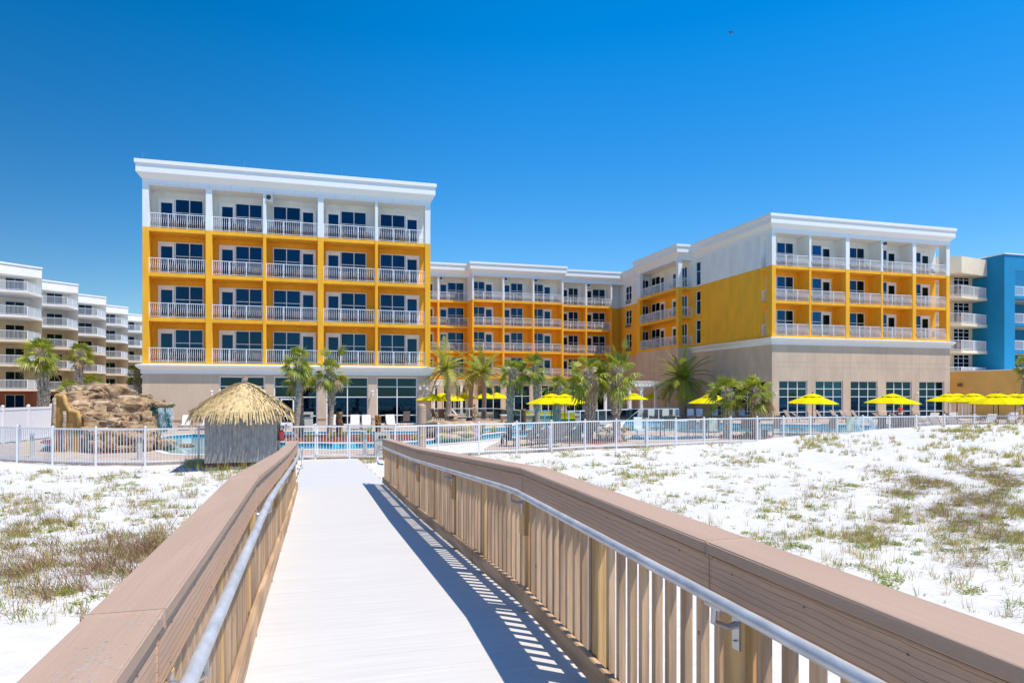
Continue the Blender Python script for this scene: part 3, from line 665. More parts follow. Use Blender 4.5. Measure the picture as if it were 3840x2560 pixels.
def pavers():
    m = mat('deck_pavers', (.58, .46, .36), .9, var=.18, vs=1.2, bump=.1, col2=(.46, .34, .26))
    nt = m.node_tree; N = nt.nodes; L = nt.links; b = N['Principled BSDF']; rp = [n for n in N if n.type == 'VALTORGB'][0]; tc = [n for n in N if n.type == 'TEX_COORD'][0]
    br = N.new('ShaderNodeTexBrick'); br.inputs['Scale'].default_value = 1.0; br.inputs['Brick Width'].default_value = .45; br.inputs['Row Height'].default_value = .25; br.inputs['Mortar Size'].default_value = .012
    br.inputs['Color1'].default_value = (1, 1, 1, 1); br.inputs['Color2'].default_value = (.78, .76, .74, 1); br.inputs['Mortar'].default_value = (.6, .56, .52, 1)
    L.new(tc.outputs['Object'], br.inputs['Vector']); mx = N.new('ShaderNodeMix'); mx.data_type = 'RGBA'; mx.blend_type = 'MULTIPLY'; mx.inputs[0].default_value = 1
    L.new(rp.outputs[0], mx.inputs[6]); L.new(br.outputs[0], mx.inputs[7]); L.new(mx.outputs[2], b.inputs['Base Color']); return m
dm = MB(); fill(dm, [outer]+holes, DK)
n = len(fl_)
for i in range(n-1):
    a, b = fl_[i], fl_[i+1]; dm.add([(a[0], a[1], DK), (b[0], b[1], DK), (b[0], b[1], -1.3), (a[0], a[1], -1.3)], [(0, 3, 2, 1)])
setp(dm.build('pool_deck', pavers()), kind='structure')
cm = MB()
tile = mat('pool_tile', (.03, .25, .42), .25, var=.4, vs=12)
tm = MB(); wm_ = MB()
for h in holes:
    A = sum(h[i][0]*h[(i+1) % len(h)][1]-h[(i+1) % len(h)][0]*h[i][1] for i in range(len(h)))
    if A < 0: h = h[::-1]
    o_ = offset(h, .32); k = len(h)
    cm.add([(x, y, DK+.02) for x, y in h]+[(x, y, DK+.02) for x, y in o_]+[(x, y, DK+.004) for x, y in o_]+[(x, y, DK-.02) for x, y in h], [(i, k+i, k+(i+1) % k, (i+1) % k) for i in range(k)]+[(k+i, 2*k+i, 2*k+(i+1) % k, k+(i+1) % k) for i in range(k)]+[(i, (i+1) % k, 3*k+(i+1) % k, 3*k+i) for i in range(k)])
    tm.add([(x, y, DK-.02) for x, y in h]+[(x, y, -1.25) for x, y in h], [(i, (i+1) % k, k+(i+1) % k, k+i) for i in range(k)])
    fill(wm_, [offset(h, .02)], -1.09)
setp(cm.build('pool_coping', M['coping']), kind='structure'); setp(tm.build('pool_wall', tile), kind='structure'); setp(wm_.build('pool_water', pool_water), kind='structure')
cp_ = MB(); fill(cp_, [poly_px([(1440, 1700), (1500, 1683), (1620, 1674), (1750, 1662), (1880, 1650), (1840, 1668), (1815, 1684), (1818, 1696), (1640, 1700)])], DK+.004)
setp(cp_.build('concrete_apron', M['coping']), kind='structure')
mm = MB()
mp1 = poly_px([(1030, 1631), (1300, 1630), (1560, 1629), (1780, 1626), (1885, 1615), (1800, 1626), (1700, 1635), (1600, 1645), (1500, 1653), (1400, 1656), (1110, 1656), (1040, 1653)])
mp2 = poly_px([(200, 1668), (150, 1662), (160, 1650), (640, 1642), (600, 1660), (560, 1683), (450, 1698), (350, 1700), (260, 1690)])
mp3 = poly_px([(2110, 1662), (2130, 1650), (2340, 1645), (2350, 1655), (2250, 1664)])
mp4 = poly_px([(2690, 1645), (2700, 1632), (2880, 1630), (2900, 1640), (2860, 1648)])
for q in (mp1, mp2, mp3, mp4): fill(mm, [q], DK+.008)
rm_ = random.Random(11)
def inpoly(p, poly):
    c = False; j = len(poly)-1
    for i in range(len(poly)):
        a, b = poly[i], poly[j]
        if (a[1] > p[1]) != (b[1] > p[1]) and p[0] < (b[0]-a[0])*(p[1]-a[1])/(b[1]-a[1])+a[0]: c = not c
        j = i
    return c
for q, n in ((mp1, 5200), (mp2, 1500), (mp3, 700), (mp4, 500)):
    xs = [p[0] for p in q]; ys = [p[1] for p in q]; k = 0; t = 0
    while k < n and t < n*30:
        t += 1; x = rm_.uniform(min(xs), max(xs)); y = rm_.uniform(min(ys), max(ys))
        if not inpoly((x, y), q): continue
        k += 1; a = rm_.uniform(0, PI); s = rm_.uniform(.05, .11); z = DK+.01; c_, s_ = math.cos(a)*s, math.sin(a)*s; h = rm_.uniform(.03, .09)
        mm.add([(x-c_, y-s_, z), (x+s_*.5, y-c_*.5, z), (x+c_, y+s_, z), (x-s_*.5, y+c_*.5, z+.02), (x, y, z+h)], [(0, 1, 4), (1, 2, 4), (2, 3, 4), (3, 0, 4)])
o = setp(mm.build('mulch_bed', M['mulch']), kind='stuff', label='red bark mulch covering the planting beds round the pool', cat='mulch')
# depth marking on the tiled pool wall
def text(s, name, loc, size, rz, m, parent=None, **k):
    cu = bpy.data.curves.new(name, 'FONT'); cu.body = s; cu.size = size; cu.extrude = .004; cu.align_x = 'CENTER'; cu.align_y = 'CENTER'
    o = bpy.data.objects.new(name, cu); link(o); o.location = loc; o.rotation_euler = (R(90), 0, rz); cu.materials.append(m)
    bpy.context.view_layer.update(); me = bpy.data.meshes.new_from_object(o.evaluated_get(bpy.context.evaluated_depsgraph_get())); bpy.data.objects.remove(o)
    o = bpy.data.objects.new(name, me); link(o); o.rotation_euler = (R(90), 0, rz); o.location = Vector(loc)-(ORG[parent] if parent else Vector((0, 0, 0))); o.parent = parent
    return o
# depth markers on the water line (raised tile band facing the gate)
for px, py, s in ((1290, 1662.5, '3 FT 0'), (1714, 1640, '3 FT')):
    x, y = GD(px, py); bx = thing('depth_marker', (x, y-.05, DK-.1), 'black "%s" depth marking on the blue pool wall, %s' % (s, 'left one near the gate' if px < 1500 else 'right one before the rocks'), 'depth marker', 'depth markings on the pool wall')
    rz = 0 if px < 1500 else R(-12)
    t = MB(); w2 = .62 if px < 1500 else .45; t.box(-w2, w2, -.03, .0, -.085, .075); o = t.build('tile_panel', mat('marker_tile', (.12, .62, .72), .3), bx, local=True); o.rotation_euler = (0, 0, rz)
    tx = text(s, 'lettering', (x, y-.09, DK-.105), .19, rz, M['pole'], bx)
# ================= boardwalk =================
def XR(y): return float(np.interp(y, [-3, 1.3, 5.1, 17], [1.34, 1.435, 1.535, 1.54]))
def XL(y): return -.39
bw = MB(); y = -3.0; rd = random.Random(2)
while y < 29.1:
    y1 = y+.1413; a, b = decktop(y), decktop(y1); xr = (XR(y) if y < 17 else XR(17))
    j = rd.uniform(-.0003, .0003)
    xr += .12; P = [(-.51, y, a+j), (xr, y, a+j), (xr, y1, b+j), (-.51, y1, b+j)]
    bw.add(P+[(p[0], p[1], p[2]-.03) for p in P], [(0, 1, 2, 3), (0, 4, 5, 1), (2, 6, 7, 3), (1, 5, 6, 2), (3, 7, 4, 0)]); y += .142
o = setp(bw.build('boardwalk', M['deck']), kind='structure')
un = MB()
for a, b in zip([-3, 5.1, 11, 17], [5.1, 11, 17, 29]):
    for x in (-.30, .6, 1.42):
        P = [(x-.02, a, decktop(a)-.2), (x+.02, a, decktop(a)-.2), (x+.02, b, decktop(b)-.2), (x-.02, b, decktop(b)-.2)]
        un.add(P+[(p[0], p[1], p[2]+.168) for p in P], [(0, 1, 2, 3), (4, 5, 6, 7), (0, 1, 5, 4), (1, 2, 6, 5), (2, 3, 7, 6), (3, 0, 4, 7)])
un.add([(-.37, -3, -.034), (1.4, -3, -.034), (1.5, 5.1, -.034), (-.37, 5.1, -.034)], [(0, 1, 2, 3)])
for a, b in ((5.1, 11), (11, 17), (17, 29.1)): un.add([(-.37, a, decktop(a)-.034), (1.5, a, decktop(a)-.034), (1.5, b, decktop(b)-.034), (-.37, b, decktop(b)-.034)], [(0, 1, 2, 3)])
setp(un.build('boardwalk_joists', M['pinel']), kind='structure')
M['knot'] = mat('dark_knot', (.09, .05, .03), .8)
def rail(side):
    X = XR if side > 0 else XL; s = side
    nm = 'right' if s > 0 else 'left'
    yend = 16.9 if s > 0 else 16.3
    root = thing('wooden_railing', (X(5), 7, -.8), 'brown wooden railing with grey steel handrail along the %s side of the boardwalk' % nm, 'railing', 'railings of the boardwalk')
    fr = lambda y, dx, z: (X(y)+s*dx, y, decktop(y)+z)
    def strip(name, m, y0, y1, d0, d1, z0, z1, e=.012, bev=.006):
        ys = [y for y in [y0]+[v for v in (1.3, 5.1, 11) if y0 < v < y1]+[y1]]
        mb = MB(); P = []
        for y in ys: P += [fr(y, d0, z0), fr(y, d1, z0), fr(y, d1, z1), fr(y, d0, z1)]
        k = len(ys); fs = [(i*4+j, i*4+(j+1) % 4, i*4+4+(j+1) % 4, i*4+4+j) for i in range(k-1) for j in range(4)]+[(0, 1, 2, 3), ((k-1)*4+3, (k-1)*4+2, (k-1)*4+1, (k-1)*4)]
        mb.add(P, fs); return mb.build(name, m, root, bevel=bev)
    T = 1.125
    cuts = [-2.5, 2.35 if s > 0 else 2.0, 5.1, 8.3, 11.0, 13.9, yend]
    for a, b in zip(cuts[:-1], cuts[1:]):
        strip('cap_board', M['cap'], a+.002, b-.002, 0, .205 if s > 0 else .19, T-.045, T)
        strip('fascia_board', M['fascia'], a+.003, b-.003, .018, .045, T-.045-.19, T-.052)
    tc_ = [-2.5, .6, 3.4, 5.1, 6.9, 8.6, 10.2, 11.0, 12.6, 14.4, yend]
    for a, b in zip(tc_[:-1], tc_[1:]): strip('toe_board', M['pinel'], a+.002, b-.002, -.015+.03, .055, .045 if s > 0 else .01, .185)
    # balusters: outside face of the boards
    ps = [-.7, .75, 2.2, 3.68, 5.15, 6.6, 8.05, 9.5, 11.0, 12.45, 13.9, 15.35, yend-.06]
    y = .55 if s > 0 else .9; k = 0; rest = MB(); rb_ = random.Random(4)
    while y < yend-.1:
        if min(abs(y-p) for p in ps) > .075:
            mb = MB() if k < 96 else rest
            a = .060; b = a+.038; c = fr(y, a, .05); w_ = .019
            x0, x1 = sorted((X(y)+s*a, X(y)+s*b)); tw = rb_.uniform(-.002, .002)
            mb.box(x0+tw, x1+tw, y-w_, y+w_, decktop(y)+.04, decktop(y)+T-.05)
            if k < 96: mb.build('baluster', M['pine'], root)
            k += 1
        if rb_.random() < .35:
            kn = MB(); zz = decktop(y)+rb_.uniform(.3, .95); rr_k = rb_.uniform(.005, .010); xk = X(y)+s*.0595
            kn.add([(xk, y+rb_.uniform(-.004, .004)+rr_k*math.cos(t), zz+rr_k*1.5*math.sin(t)) for t in [q*PI/4 for q in range(8)]], [tuple(range(8))]); kn.build('wood_knot', M['knot'], root)
        y += .140
    setp(rest.build('far_balusters', M['pine'], root), kind='stuff')
    for j, p in enumerate(ps):
        mb = MB(); x0, x1 = sorted((X(p)+s*.058, X(p)+s*.150)); mb.box(x0, x1, p-.046, p+.046, gz(X(p)+s*.1, p)-.3, decktop(p)+T-.048); mb.build('post', M['post'], root, bevel=.004)
    hz = .96; hd = -.075
    for p in ps[::2]:
        mb = MB(); x0, x1 = sorted((X(p)+s*.02, X(p)+s*.056)); mb.box(x0, x1, p-.075, p+.062, decktop(p)+hz-.36, decktop(p)+T-.245); blk = mb.build('mounting_block', M['post'], root, bevel=.004)
        mb = MB(); z = decktop(p)+hz; x = X(p)+s*.02; yy = p-.03
        mb.box(min(x, x-s*.008), max(x, x-s*.008), yy-.022, yy+.022, z-.19, z-.07)
        mb.tube([(x-s*.006, yy, z-.10), (x-s*.04, yy, z-.105), (x-s*.10, yy, z-.08), (X(p)+s*hd, yy, z-.03)], [.014, .012, .012, .012], 6)
        mb.box(X(p)+s*hd-.012, X(p)+s*hd+.012, yy-.05, yy+.05, z-.03, z-.02)
        for dz in (-.16, -.10): mb.lathe([(.007, 0), (.007, .004)], (x-s*.012, yy, z+dz), 6)
        mb.build('handrail_bracket', M['steelm'], root)
    ys = [-2.5]+list(np.arange(-1.5, yend-.2, .5))+[yend+.1]
    path = [(X(min(y, 16.9))+s*hd, y, decktop(y)+hz) for y in ys]
    xe, ze = X(16.9)+s*hd, decktop(yend)+hz
    for q in range(1, 7):
        t = q/6*PI; path.append((xe, yend+.1+.12*math.sin(t)*2.4, ze-.23+.23*math.cos(t)))
    path.append((xe+s*.1, yend-.02, ze-.46))
    mb = MB(); mb.tube(path, .0225, 12); mb.build('handrail', M['steel'], root, smooth=True)
    # nail heads and bird droppings
    nl = MB(); y = .6
    while y < 9:
        for dz in (.0, -.11):
            nl.lathe([(.004, 0), (.003, .003)], (0, 0, 0), 6); k = 12
            vs = nl.v[-k:]; del nl.v[-k:]; c = fr(y+dz*.2, .018, T-.09+dz)
            nl.v += [(c[0]-s*v[2], c[1]+v[0], c[2]+v[1]) for v in vs]
        y += .40
    nl.build('nail_heads', mat('nail', (.2, .16, .13), .5), root)
    return root
rr_ = rail(1); rl_ = rail(-1)
sm = MB(); rs = random.Random(9)
stm = mat('chalky_smear', (.62, .56, .52), .9, var=.3, vs=30, alpha=.30)
for (cx, cy, n, sp_, rt) in ((-.47, 1.65, 26, .10, rl_), (-.44, 1.95, 10, .05, rl_), (1.68, 4.25, 14, .08, rr_), (1.62, 5.0, 12, .07, rr_), (1.6, 9.2, 6, .05, rr_)):
    sm = MB()
    for _ in range(n*5):
        x = cx+rs.gauss(0, .03); y = cy+rs.gauss(0, sp_); r = rs.uniform(.001, .006); z = decktop(y)+1.1256
        sm.add([(x+r*math.cos(t)*rs.uniform(.6, 1), y+r*1.8*math.sin(t)*rs.uniform(.6, 1), z) for t in [k*PI/4 for k in range(8)]], [tuple(range(8))])
    setp(sm.build('chalky_marks', stm, rt), kind='stuff')
k = 0
for y in (17.9, 19.4, 21, 22.6, 24.3, 26.2):
    for s, x in ((-1, -.50), (1, 1.66)):
        if s < 0 and y < 17: continue
        g_ = gz(x, y); mb = MB(); mb.box(x-.07, x+.07, y-.07, y+.07, g_-.2, decktop(y)-.02)
        mb.box(x-.07, x+.07, y+.071, y+.35, decktop(y)-.22, decktop(y)-.04)
        o = mb.build('timber_pile', M['post'], bevel=.006); setp(o, '%s stub timber pile on the %s side of the boardwalk end' % (ORD[k//2].capitalize() if False else ORD[k//2], 'left' if s < 0 else 'right'), 'timber pile', 'stub piles beside the boardwalk end'); k += 1
# ================= fences =================
def picket(p, q, zt, zb, mb, sp=.115):
    d = math.hypot(q[0]-p[0], q[1]-p[1]); ux, uy_ = (q[0]-p[0])/d, (q[1]-p[1])/d; fr = (p[0], p[1], ux, uy_, -uy_, ux)
    mb.box(.04, d-.04, -.02, .02, zt-.10, zt-.04, 0, fr); mb.box(.04, d-.04, -.02, .02, zb+.09, zb+.14, 0, fr)
    n = int(d/sp)
    for i in range(1, n): a = d*i/n; mb.box(a-.009, a+.009, -.009, .009, zb+.03, zt-.06, 0, fr)
M['fence'] = mat('fence_paint', (.76, .77, .77), .4, var=.03)
ZT, ZB = .44, -.97
def fence(idx, label):
    r = thing('pool_fence', (FP[idx[len(idx)//2]][0], FP[idx[len(idx)//2]][1], ZB), label, 'fence')
    for i in idx:
        x, y = FP[i]; mb = MB(); mb.box(x-.035, x+.035, y-.035, y+.035, ZB-.1, ZT); mb.lathe([(.05, 0), (.05, .02), (.02, .05)], (x, y, ZT), 8); mb.build('post', M['fence'], r)
    for a, b in zip(idx[:-1], idx[1:]):
        mb = MB(); picket(FP[a], FP[b], ZT, ZB, mb); mb.build('picket_panel', M['fence'], r)
fence(list(range(0, 10)), 'white metal picket fence left of the gate, in front of the rock waterfall')
fence(list(range(10, len(FP))), 'long white metal picket fence right of the gate along the dune')
g = thing('pool_gate', ((FP[9][0]+FP[10][0])/2, FP[9][1], ZB), 'white metal gate at the far end of the boardwalk', 'gate')
mb = MB(); a = V2(FP[9], (FP[10][0]-FP[9][0], FP[10][1]-FP[9][1]), .05); b = V2(FP[9], (FP[10][0]-FP[9][0], FP[10][1]-FP[9][1]), .95)
picket(a, b, ZT, ZB+.05, mb); mb.box(a[0]-.01, a[0]+.04, a[1]-.02, a[1]+.02, ZB+.08, ZT-.03); mb.box(b[0]-.04, b[0]+.01, b[1]-.02, b[1]+.02, ZB+.08, ZT-.03); mb.build('gate_leaf', M['paint'], g)
mb = MB(); mb.box(a[0]-.07, a[0]+.05, a[1]-.05, a[1]-.02, .05, .2); mb.box(a[0]-.06, a[0]+.03, a[1]-.05, a[1]-.02, -.8, -.7); mb.build('hinge', M['paint'], g)
mb = MB(); mb.box(b[0]+.0, b[0]+.05, b[1]-.08, b[1]-.03, .2, .42); mb.build('latch', M['steelm'], g)
# vinyl privacy fence
vf = thing('privacy_fence', (-20, 33, DK), 'solid white vinyl privacy fence left of the rock waterfall', 'fence')
p0 = W(-260, 31.5); p1 = W(10, 36.7); p2 = W(192, 41.4); p3 = W(420, 46)
M['vinyl'] = mat('white_vinyl', (.78, .79, .81), .4, var=.02)
pts = []
for a, b, n in ((p0, p1, 3), (p1, p2, 2), (p2, p3, 3)):
    for i in range(n): pts.append(V2(a, (b[0]-a[0], b[1]-a[1]), i/n))
pts.append(p3)
for a in pts:
    mb = MB(); mb.box(a[0]-.07, a[0]+.07, a[1]-.07, a[1]+.07, DK, DK+2.0); mb.lathe([(.11, 0), (.03, .08)], (a[0], a[1], DK+2.0), 4); mb.build('post', M['vinyl'], vf)
for a, b in zip(pts[:-1], pts[1:]):
    d = math.hypot(b[0]-a[0], b[1]-a[1]); ux, uy_ = (b[0]-a[0])/d, (b[1]-a[1])/d; fr = (a[0], a[1], ux, uy_, -uy_, ux); mb = MB()
    mb.box(.07, d-.07, -.04, .04, DK+1.78, DK+1.92, 0, fr); mb.box(.07, d-.07, -.04, .04, DK+.06, DK+.2, 0, fr)
    k = .07
    while k < d-.1: mb.box(k, min(k+.148, d-.07), -.018, .018, DK+.2, DK+1.78, 0, fr); k += .154
    mb.build('fence_panel', M['vinyl'], vf)
# ================= palms =================
def fan_leaf(mb, o, d, L, rad, rnd, droop=.3, mi=0, n=17, spread=2.7):
    """costapalmate leaf: petiole from o along d, then a folded fan of segments"""
    o = Vector(o); d = Vector(d).normalized(); up = Vector((0, 0, 1))
    side = d.cross(up)
    if side.length < .05: side = Vector((1, 0, 0))
    side.normalize(); ro_ = rnd.uniform(-.9, .9); side = (side*math.cos(ro_)+side.cross(d)*math.sin(ro_)).normalized(); nrm = side.cross(d).normalized()
    tip = o+d*L+Vector((0, 0, -droop*L*.3))
    mb.bar(o, tip, .03, .02, 1)
    for i in range(n):
        a = (i/(n-1)-.5)*spread; r = rad*(1-.28*abs(a)/(spread/2))*rnd.uniform(.85, 1.05)
        dr = (d*math.cos(a)+side*math.sin(a)).normalized()
        w_ = r*spread/n*.40; sd = dr.cross(nrm).normalized()
        fold = nrm*(.05*r if i % 2 else -.05*r)
        m_ = tip+dr*r*.5+fold-Vector((0, 0, droop*r*.12)); e = tip+dr*r*rnd.uniform(.9, 1.12)-Vector((0, 0, droop*r*rnd.uniform(.4, 1.0)))
        mb.add([tip-sd*w_*.1, tip+sd*w_*.1, m_+sd*w_, m_-sd*w_, e], [(0, 1, 2, 3), (3, 2, 4)], 2 if (mi == 0 and rnd.random() < .12) else mi)
def sabal_crown(seed, r=1.0, n=20, wind=(-.25, 0)):
    rnd = random.Random(seed); mb = MB()
    for i in range(n):
        el = 1.35-2.15*(i/(n-1))**.9+rnd.uniform(-.12, .12); az = i*2.399+rnd.uniform(-.3, .3)
        d = Vector((math.cos(az)*math.cos(el)+wind[0]*.6, math.sin(az)*math.cos(el)+wind[1], math.sin(el)))
        dry = i > n-5 and rnd.random() < .6
        fan_leaf(mb, (0, 0, -.1-.2*(i/n)), d, r*rnd.uniform(.40, .62), r*rnd.uniform(.62, .85), rnd, droop=.35+.55*(i/n), mi=3 if dry else 0)
    return mb
def date_crown(seed, r=2.0, n=34, dry=.2, wind=(-.1, 0)):
    rnd = random.Random(seed); mb = MB()
    for i in range(n):
        f = i/(n-1); el = 1.35-1.7*f**.8+rnd.uniform(-.1, .1); az = i*2.399+rnd.uniform(-.3, .3)
        L = r*rnd.uniform(.85, 1.1); K = 9; p = Vector((0, 0, 0)); mi = 3 if (f > 1-dry) else (0 if rnd.random() < .8 else 2)
        d = Vector((math.cos(az)*math.cos(el)+wind[0], math.sin(az)*math.cos(el)+wind[1], math.sin(el))).normalized(); path = [p.copy()]
        for k in range(K):
            d = (d+Vector((0, 0, -.10-.07*f-(.13 if mi == 3 else 0)))).normalized(); p = p+d*L/K; path.append(p.copy())
        mb.tube(path, [.025*(1-.8*k/K) for k in range(K+1)], 3, 1, cap=False)
        side = d.cross(Vector((0, 0, 1)))
        side = side.normalized() if side.length > .01 else Vector((1, 0, 0))
        for k in range(1, K*4):
            t = k/4; j = int(t); q = path[j].lerp(path[j+1], t-j); dd = (path[j+1]-path[j]).normalized(); upv = side.cross(dd).normalized()
            ll = L*.21*math.sin(PI*min(1, .12+.88*(k/(K*4))))**.6*rnd.uniform(.8, 1.1)
            for s in (-1, 1):
                v = (side*s*.8+dd*.65+upv*rnd.uniform(.0, .35)).normalized(); e = q+v*ll-Vector((0, 0, ll*.15)); wv = dd*.010
                mb.add([q-wv, q+wv, q.lerp(e, .6)+wv*.9, e], [(0, 1, 2, 3)], mi)
    return mb
LM = [M['leaf'], M['leaf2'], M['leaf2'], M['leafd']]
def trunk_mesh(base_, top, r0, r1, boots=0, seed=0, bstart=.3, dia=False):
    rnd = random.Random(seed); mb = MB(); B = Vector(base_); T_ = Vector(top); K = 16; path = []; rr = []
    for k in range(K+1):
        t = k/K; p = B.lerp(T_, t); bow = math.sin(t*PI)*.12; p.x += bow*(1 if seed % 2 else -1); path.append(p); rr.append((r0+(r1-r0)*t)*(1+.05*rnd.random())*(1.25 if t < .05 else 1))
    mb.tube(path, rr, 12, 0)
    if boots:
        L = (T_-B).length; rows = int(L*(1-bstart)/.115)
        for j in range(rows):
            t = bstart+(1-bstart)*j/rows; i = min(K-1, int(t*K)); c = path[i].lerp(path[i+1], t*K-i); r = rr[i]
            for q in range(5):
                a = 2*PI*q/5+j*.62+rnd.uniform(-.08, .08); o = Vector((math.cos(a), math.sin(a), 0)); s = Vector((-o.y, o.x, 0)); h = .30*rnd.uniform(.8, 1.15); w_ = .085; fl = .10+.10*t*rnd.uniform(.5, 1.4)
                b0 = c+o*r*.9; tp = c+o*(r+fl*.9)+Vector((0, 0, h))
                if dia:
                    mb.add([c+o*r*.9+s*w_*.9, c+o*r*.9-s*w_*.9, c+o*(r+.05)+Vector((0, 0, .14)), c+o*r*.9+Vector((0, 0, -.05))], [(0, 2, 1), (0, 1, 3)], 1)
                else:
                    mb.add([b0-s*w_, b0+s*w_, tp+s*w_*.45, tp-s*w_*.45, b0-s*w_*.8-o*.06, b0+s*w_*.8-o*.06, tp+s*w_*.4-o*.04, tp-s*w_*.4-o*.04], [(0, 1, 2, 3), (7, 6, 5, 4), (3, 2, 6, 7), (0, 3, 7, 4), (1, 5, 6, 2)], 1)
    return mb
CR = {}
def palm(px, zc, base_py_z, top_py, kind, r, label, lean=0, tr=.17, seed=1, n=22, boots=1, bstart=.25, pxt=None, group='palm trees around the pool', dry=.2, name='palm_tree'):
    x, y = W(px, zc); z0 = base_py_z; xt, yt = W(pxt if pxt else px, zc); zt = EZ+(HY-top_py)*zc/FL
    t = thing(name, (x, y, z0), label, 'palm tree', group)
    tb = trunk_mesh((x, y, z0), (xt, yt, zt), tr, tr*.8, boots, seed, bstart, dia=(kind == 'date')); tb.build('trunk', [M['trunk'], M['boot']], t, smooth=False)
    key = (kind, seed % 4 if kind == 'sabal' else seed % 3, round(dry, 1))
    if key not in CR:
        cb = sabal_crown(seed, 1.0, min(n, 26)) if kind == 'sabal' else date_crown(seed, 1.0, n, dry)
        me = cb.build('crown', LM, None); CR[key] = me.data; bpy.data.objects.remove(me)
    if px in (1234, 2316):
        ex = MB(); rn = random.Random(px); hx0 = Vector((xt, yt, zt)); fan_leaf(ex, hx0, Vector((.55*CT, -.55*ST, .83)) if px == 1234 else Vector((.25*CT, -.25*ST, .97)), 1.0, .95, rn, .05, 0, 26, 1.6)
        fan_leaf(ex, hx0, Vector((-.2, .1, .95)), .8, .8, rn, .1, 0, 22, 1.9); ex.build('raised_leaf', LM, t)
    c = bpy.data.objects.new('crown', CR[key]); link(c); c.parent = t; c.location = (xt-x, yt-y, zt-z0); c.scale = (r, r, r*.95); c.rotation_euler = (0, 0, (seed*1.3) % 6.28)
    return t
palm(1105, 40.5, DK, 1345, 'sabal', 0.98, 'tall smooth-trunked fan palm, left of the pair beside the thatched hut', pxt=1119, seed=1, tr=.17, boots=0)
palm(1131, 42.0, DK, 1388, 'sabal', 1.07, 'rough-trunked fan palm, right of the pair beside the thatched hut', pxt=1127, seed=2, tr=.16, bstart=.1)
palm(1234, 41.5, DK, 1385, 'sabal', 0.98, 'fan palm with one raised leaf between the log post and the tower', pxt=1236, seed=3, tr=.17, bstart=.45)
palm(1676, 60, DK, 1385, 'date', 3.3, 'date palm with dry hanging fronds beside the left tower corner', seed=1, tr=.24, dry=.16)
palm(1764, 74, DK, 1392, 'date', 3.3, 'date palm half hidden behind the white pergola', seed=2, tr=.27, dry=.2, pxt=1775)
palm(1812, 72, DK, 1395, 'date', 3.5, 'date palm over yellow umbrellas right of the pergola', seed=3, tr=.25, dry=.16)
palm(1912, 49, DK, 1390, 'sabal', 1.10, 'fan palm with grey rough trunk, left of the two slender ones mid pool', pxt=1926, seed=4, tr=.2, bstart=.3)
palm(2012, 49, DK, 1368, 'sabal', 1.14, 'fan palm with grey rough trunk, right of the two slender ones mid pool', pxt=2005, seed=5, tr=.2, bstart=.3)
palm(2093, 50, DK, 1445, 'sabal', 1.15, 'short spread fan palm behind the pair of yellow umbrellas', seed=6, tr=.24, bstart=.2, n=20)
palm(2205, 38.5, DK, 1388, 'sabal', 1.30, 'stout fan palm with thick booted trunk right of the paired umbrellas', pxt=2206, seed=7, tr=.25, bstart=.25, n=36)
palm(2236, 72, DK, 1400, 'date', 2.2, 'slender date palm behind the stout fan palm', seed=4, tr=.24, dry=.2)
palm(2316, 38.5, DK, 1378, 'sabal', 1.25, 'fan palm with one leaf raised against the shaded wall left of the right pergola', pxt=2320, seed=8, tr=.22, bstart=.35, n=34)
palm(2557, 77, DK, 1422, 'date', 4.2, 'dark green date palm in the shade of the side wing', pxt=2560, seed=5, tr=.40, n=44, dry=.03)
palm(2723, 41.5, DK, 1462, 'sabal', 1.21, 'short fan palm, left of the pair beside the right tower corner', pxt=2726, seed=9, tr=.22, bstart=.1, n=38)
palm(2838, 41.5, DK, 1455, 'sabal', 1.20, 'short fan palm, right of the pair beside the right tower corner', pxt=2838, seed=10, tr=.25, bstart=.1, n=36)
palm(158, 43, DK, 1315, 'sabal', 1.20, 'big fan palm behind the white privacy fence at far left', pxt=153, seed=11, tr=.27, bstart=.1, n=38, group='palm trees left of the hotel')
palm(302, 50, DK, 1320, 'sabal', 0.93, 'smaller fan palm rising behind the rock waterfall', seed=12, tr=.22, bstart=.1, n=32, group='palm trees left of the hotel')
palm(515, 60, DK, 1395, 'sabal', 0.93, 'dark fan palm squeezed beside the left tower edge', pxt=512, seed=13, tr=.25, bstart=.1, group='palm trees left of the hotel')
palm(262, 46, DK, 1450, 'sabal', 0.85, 'low fan palm left of the trunk behind the rock waterfall', seed=14, tr=.25, boots=0, n=20, group='palm trees left of the hotel')
palm(345, 52, DK, 1432, 'sabal', 0.96, 'low fan palm right of the trunk behind the rock waterfall', seed=15, tr=.25, boots=0, n=24, group='palm trees left of the hotel')
palm(3850, 52, -.5, 1365, 'sabal', 0.93, 'windblown fan palm cut by the right picture edge before the blue building', seed=16, tr=.2, n=30)
PALMS = {}
def raised(px, py, zc, ang, s, tree=None):
    rnd = random.Random(px); mb = MB(); x, y = W(px, zc); z = EZ+(HY-py)*zc/FL
    d = Vector((math.cos(ang)*CT, -math.cos(ang)*ST, math.sin(ang)))
    fan_leaf(mb, (x, y, z), d, .9*s, .95*s, rnd, .12, 0, 26, 1.7); return mb
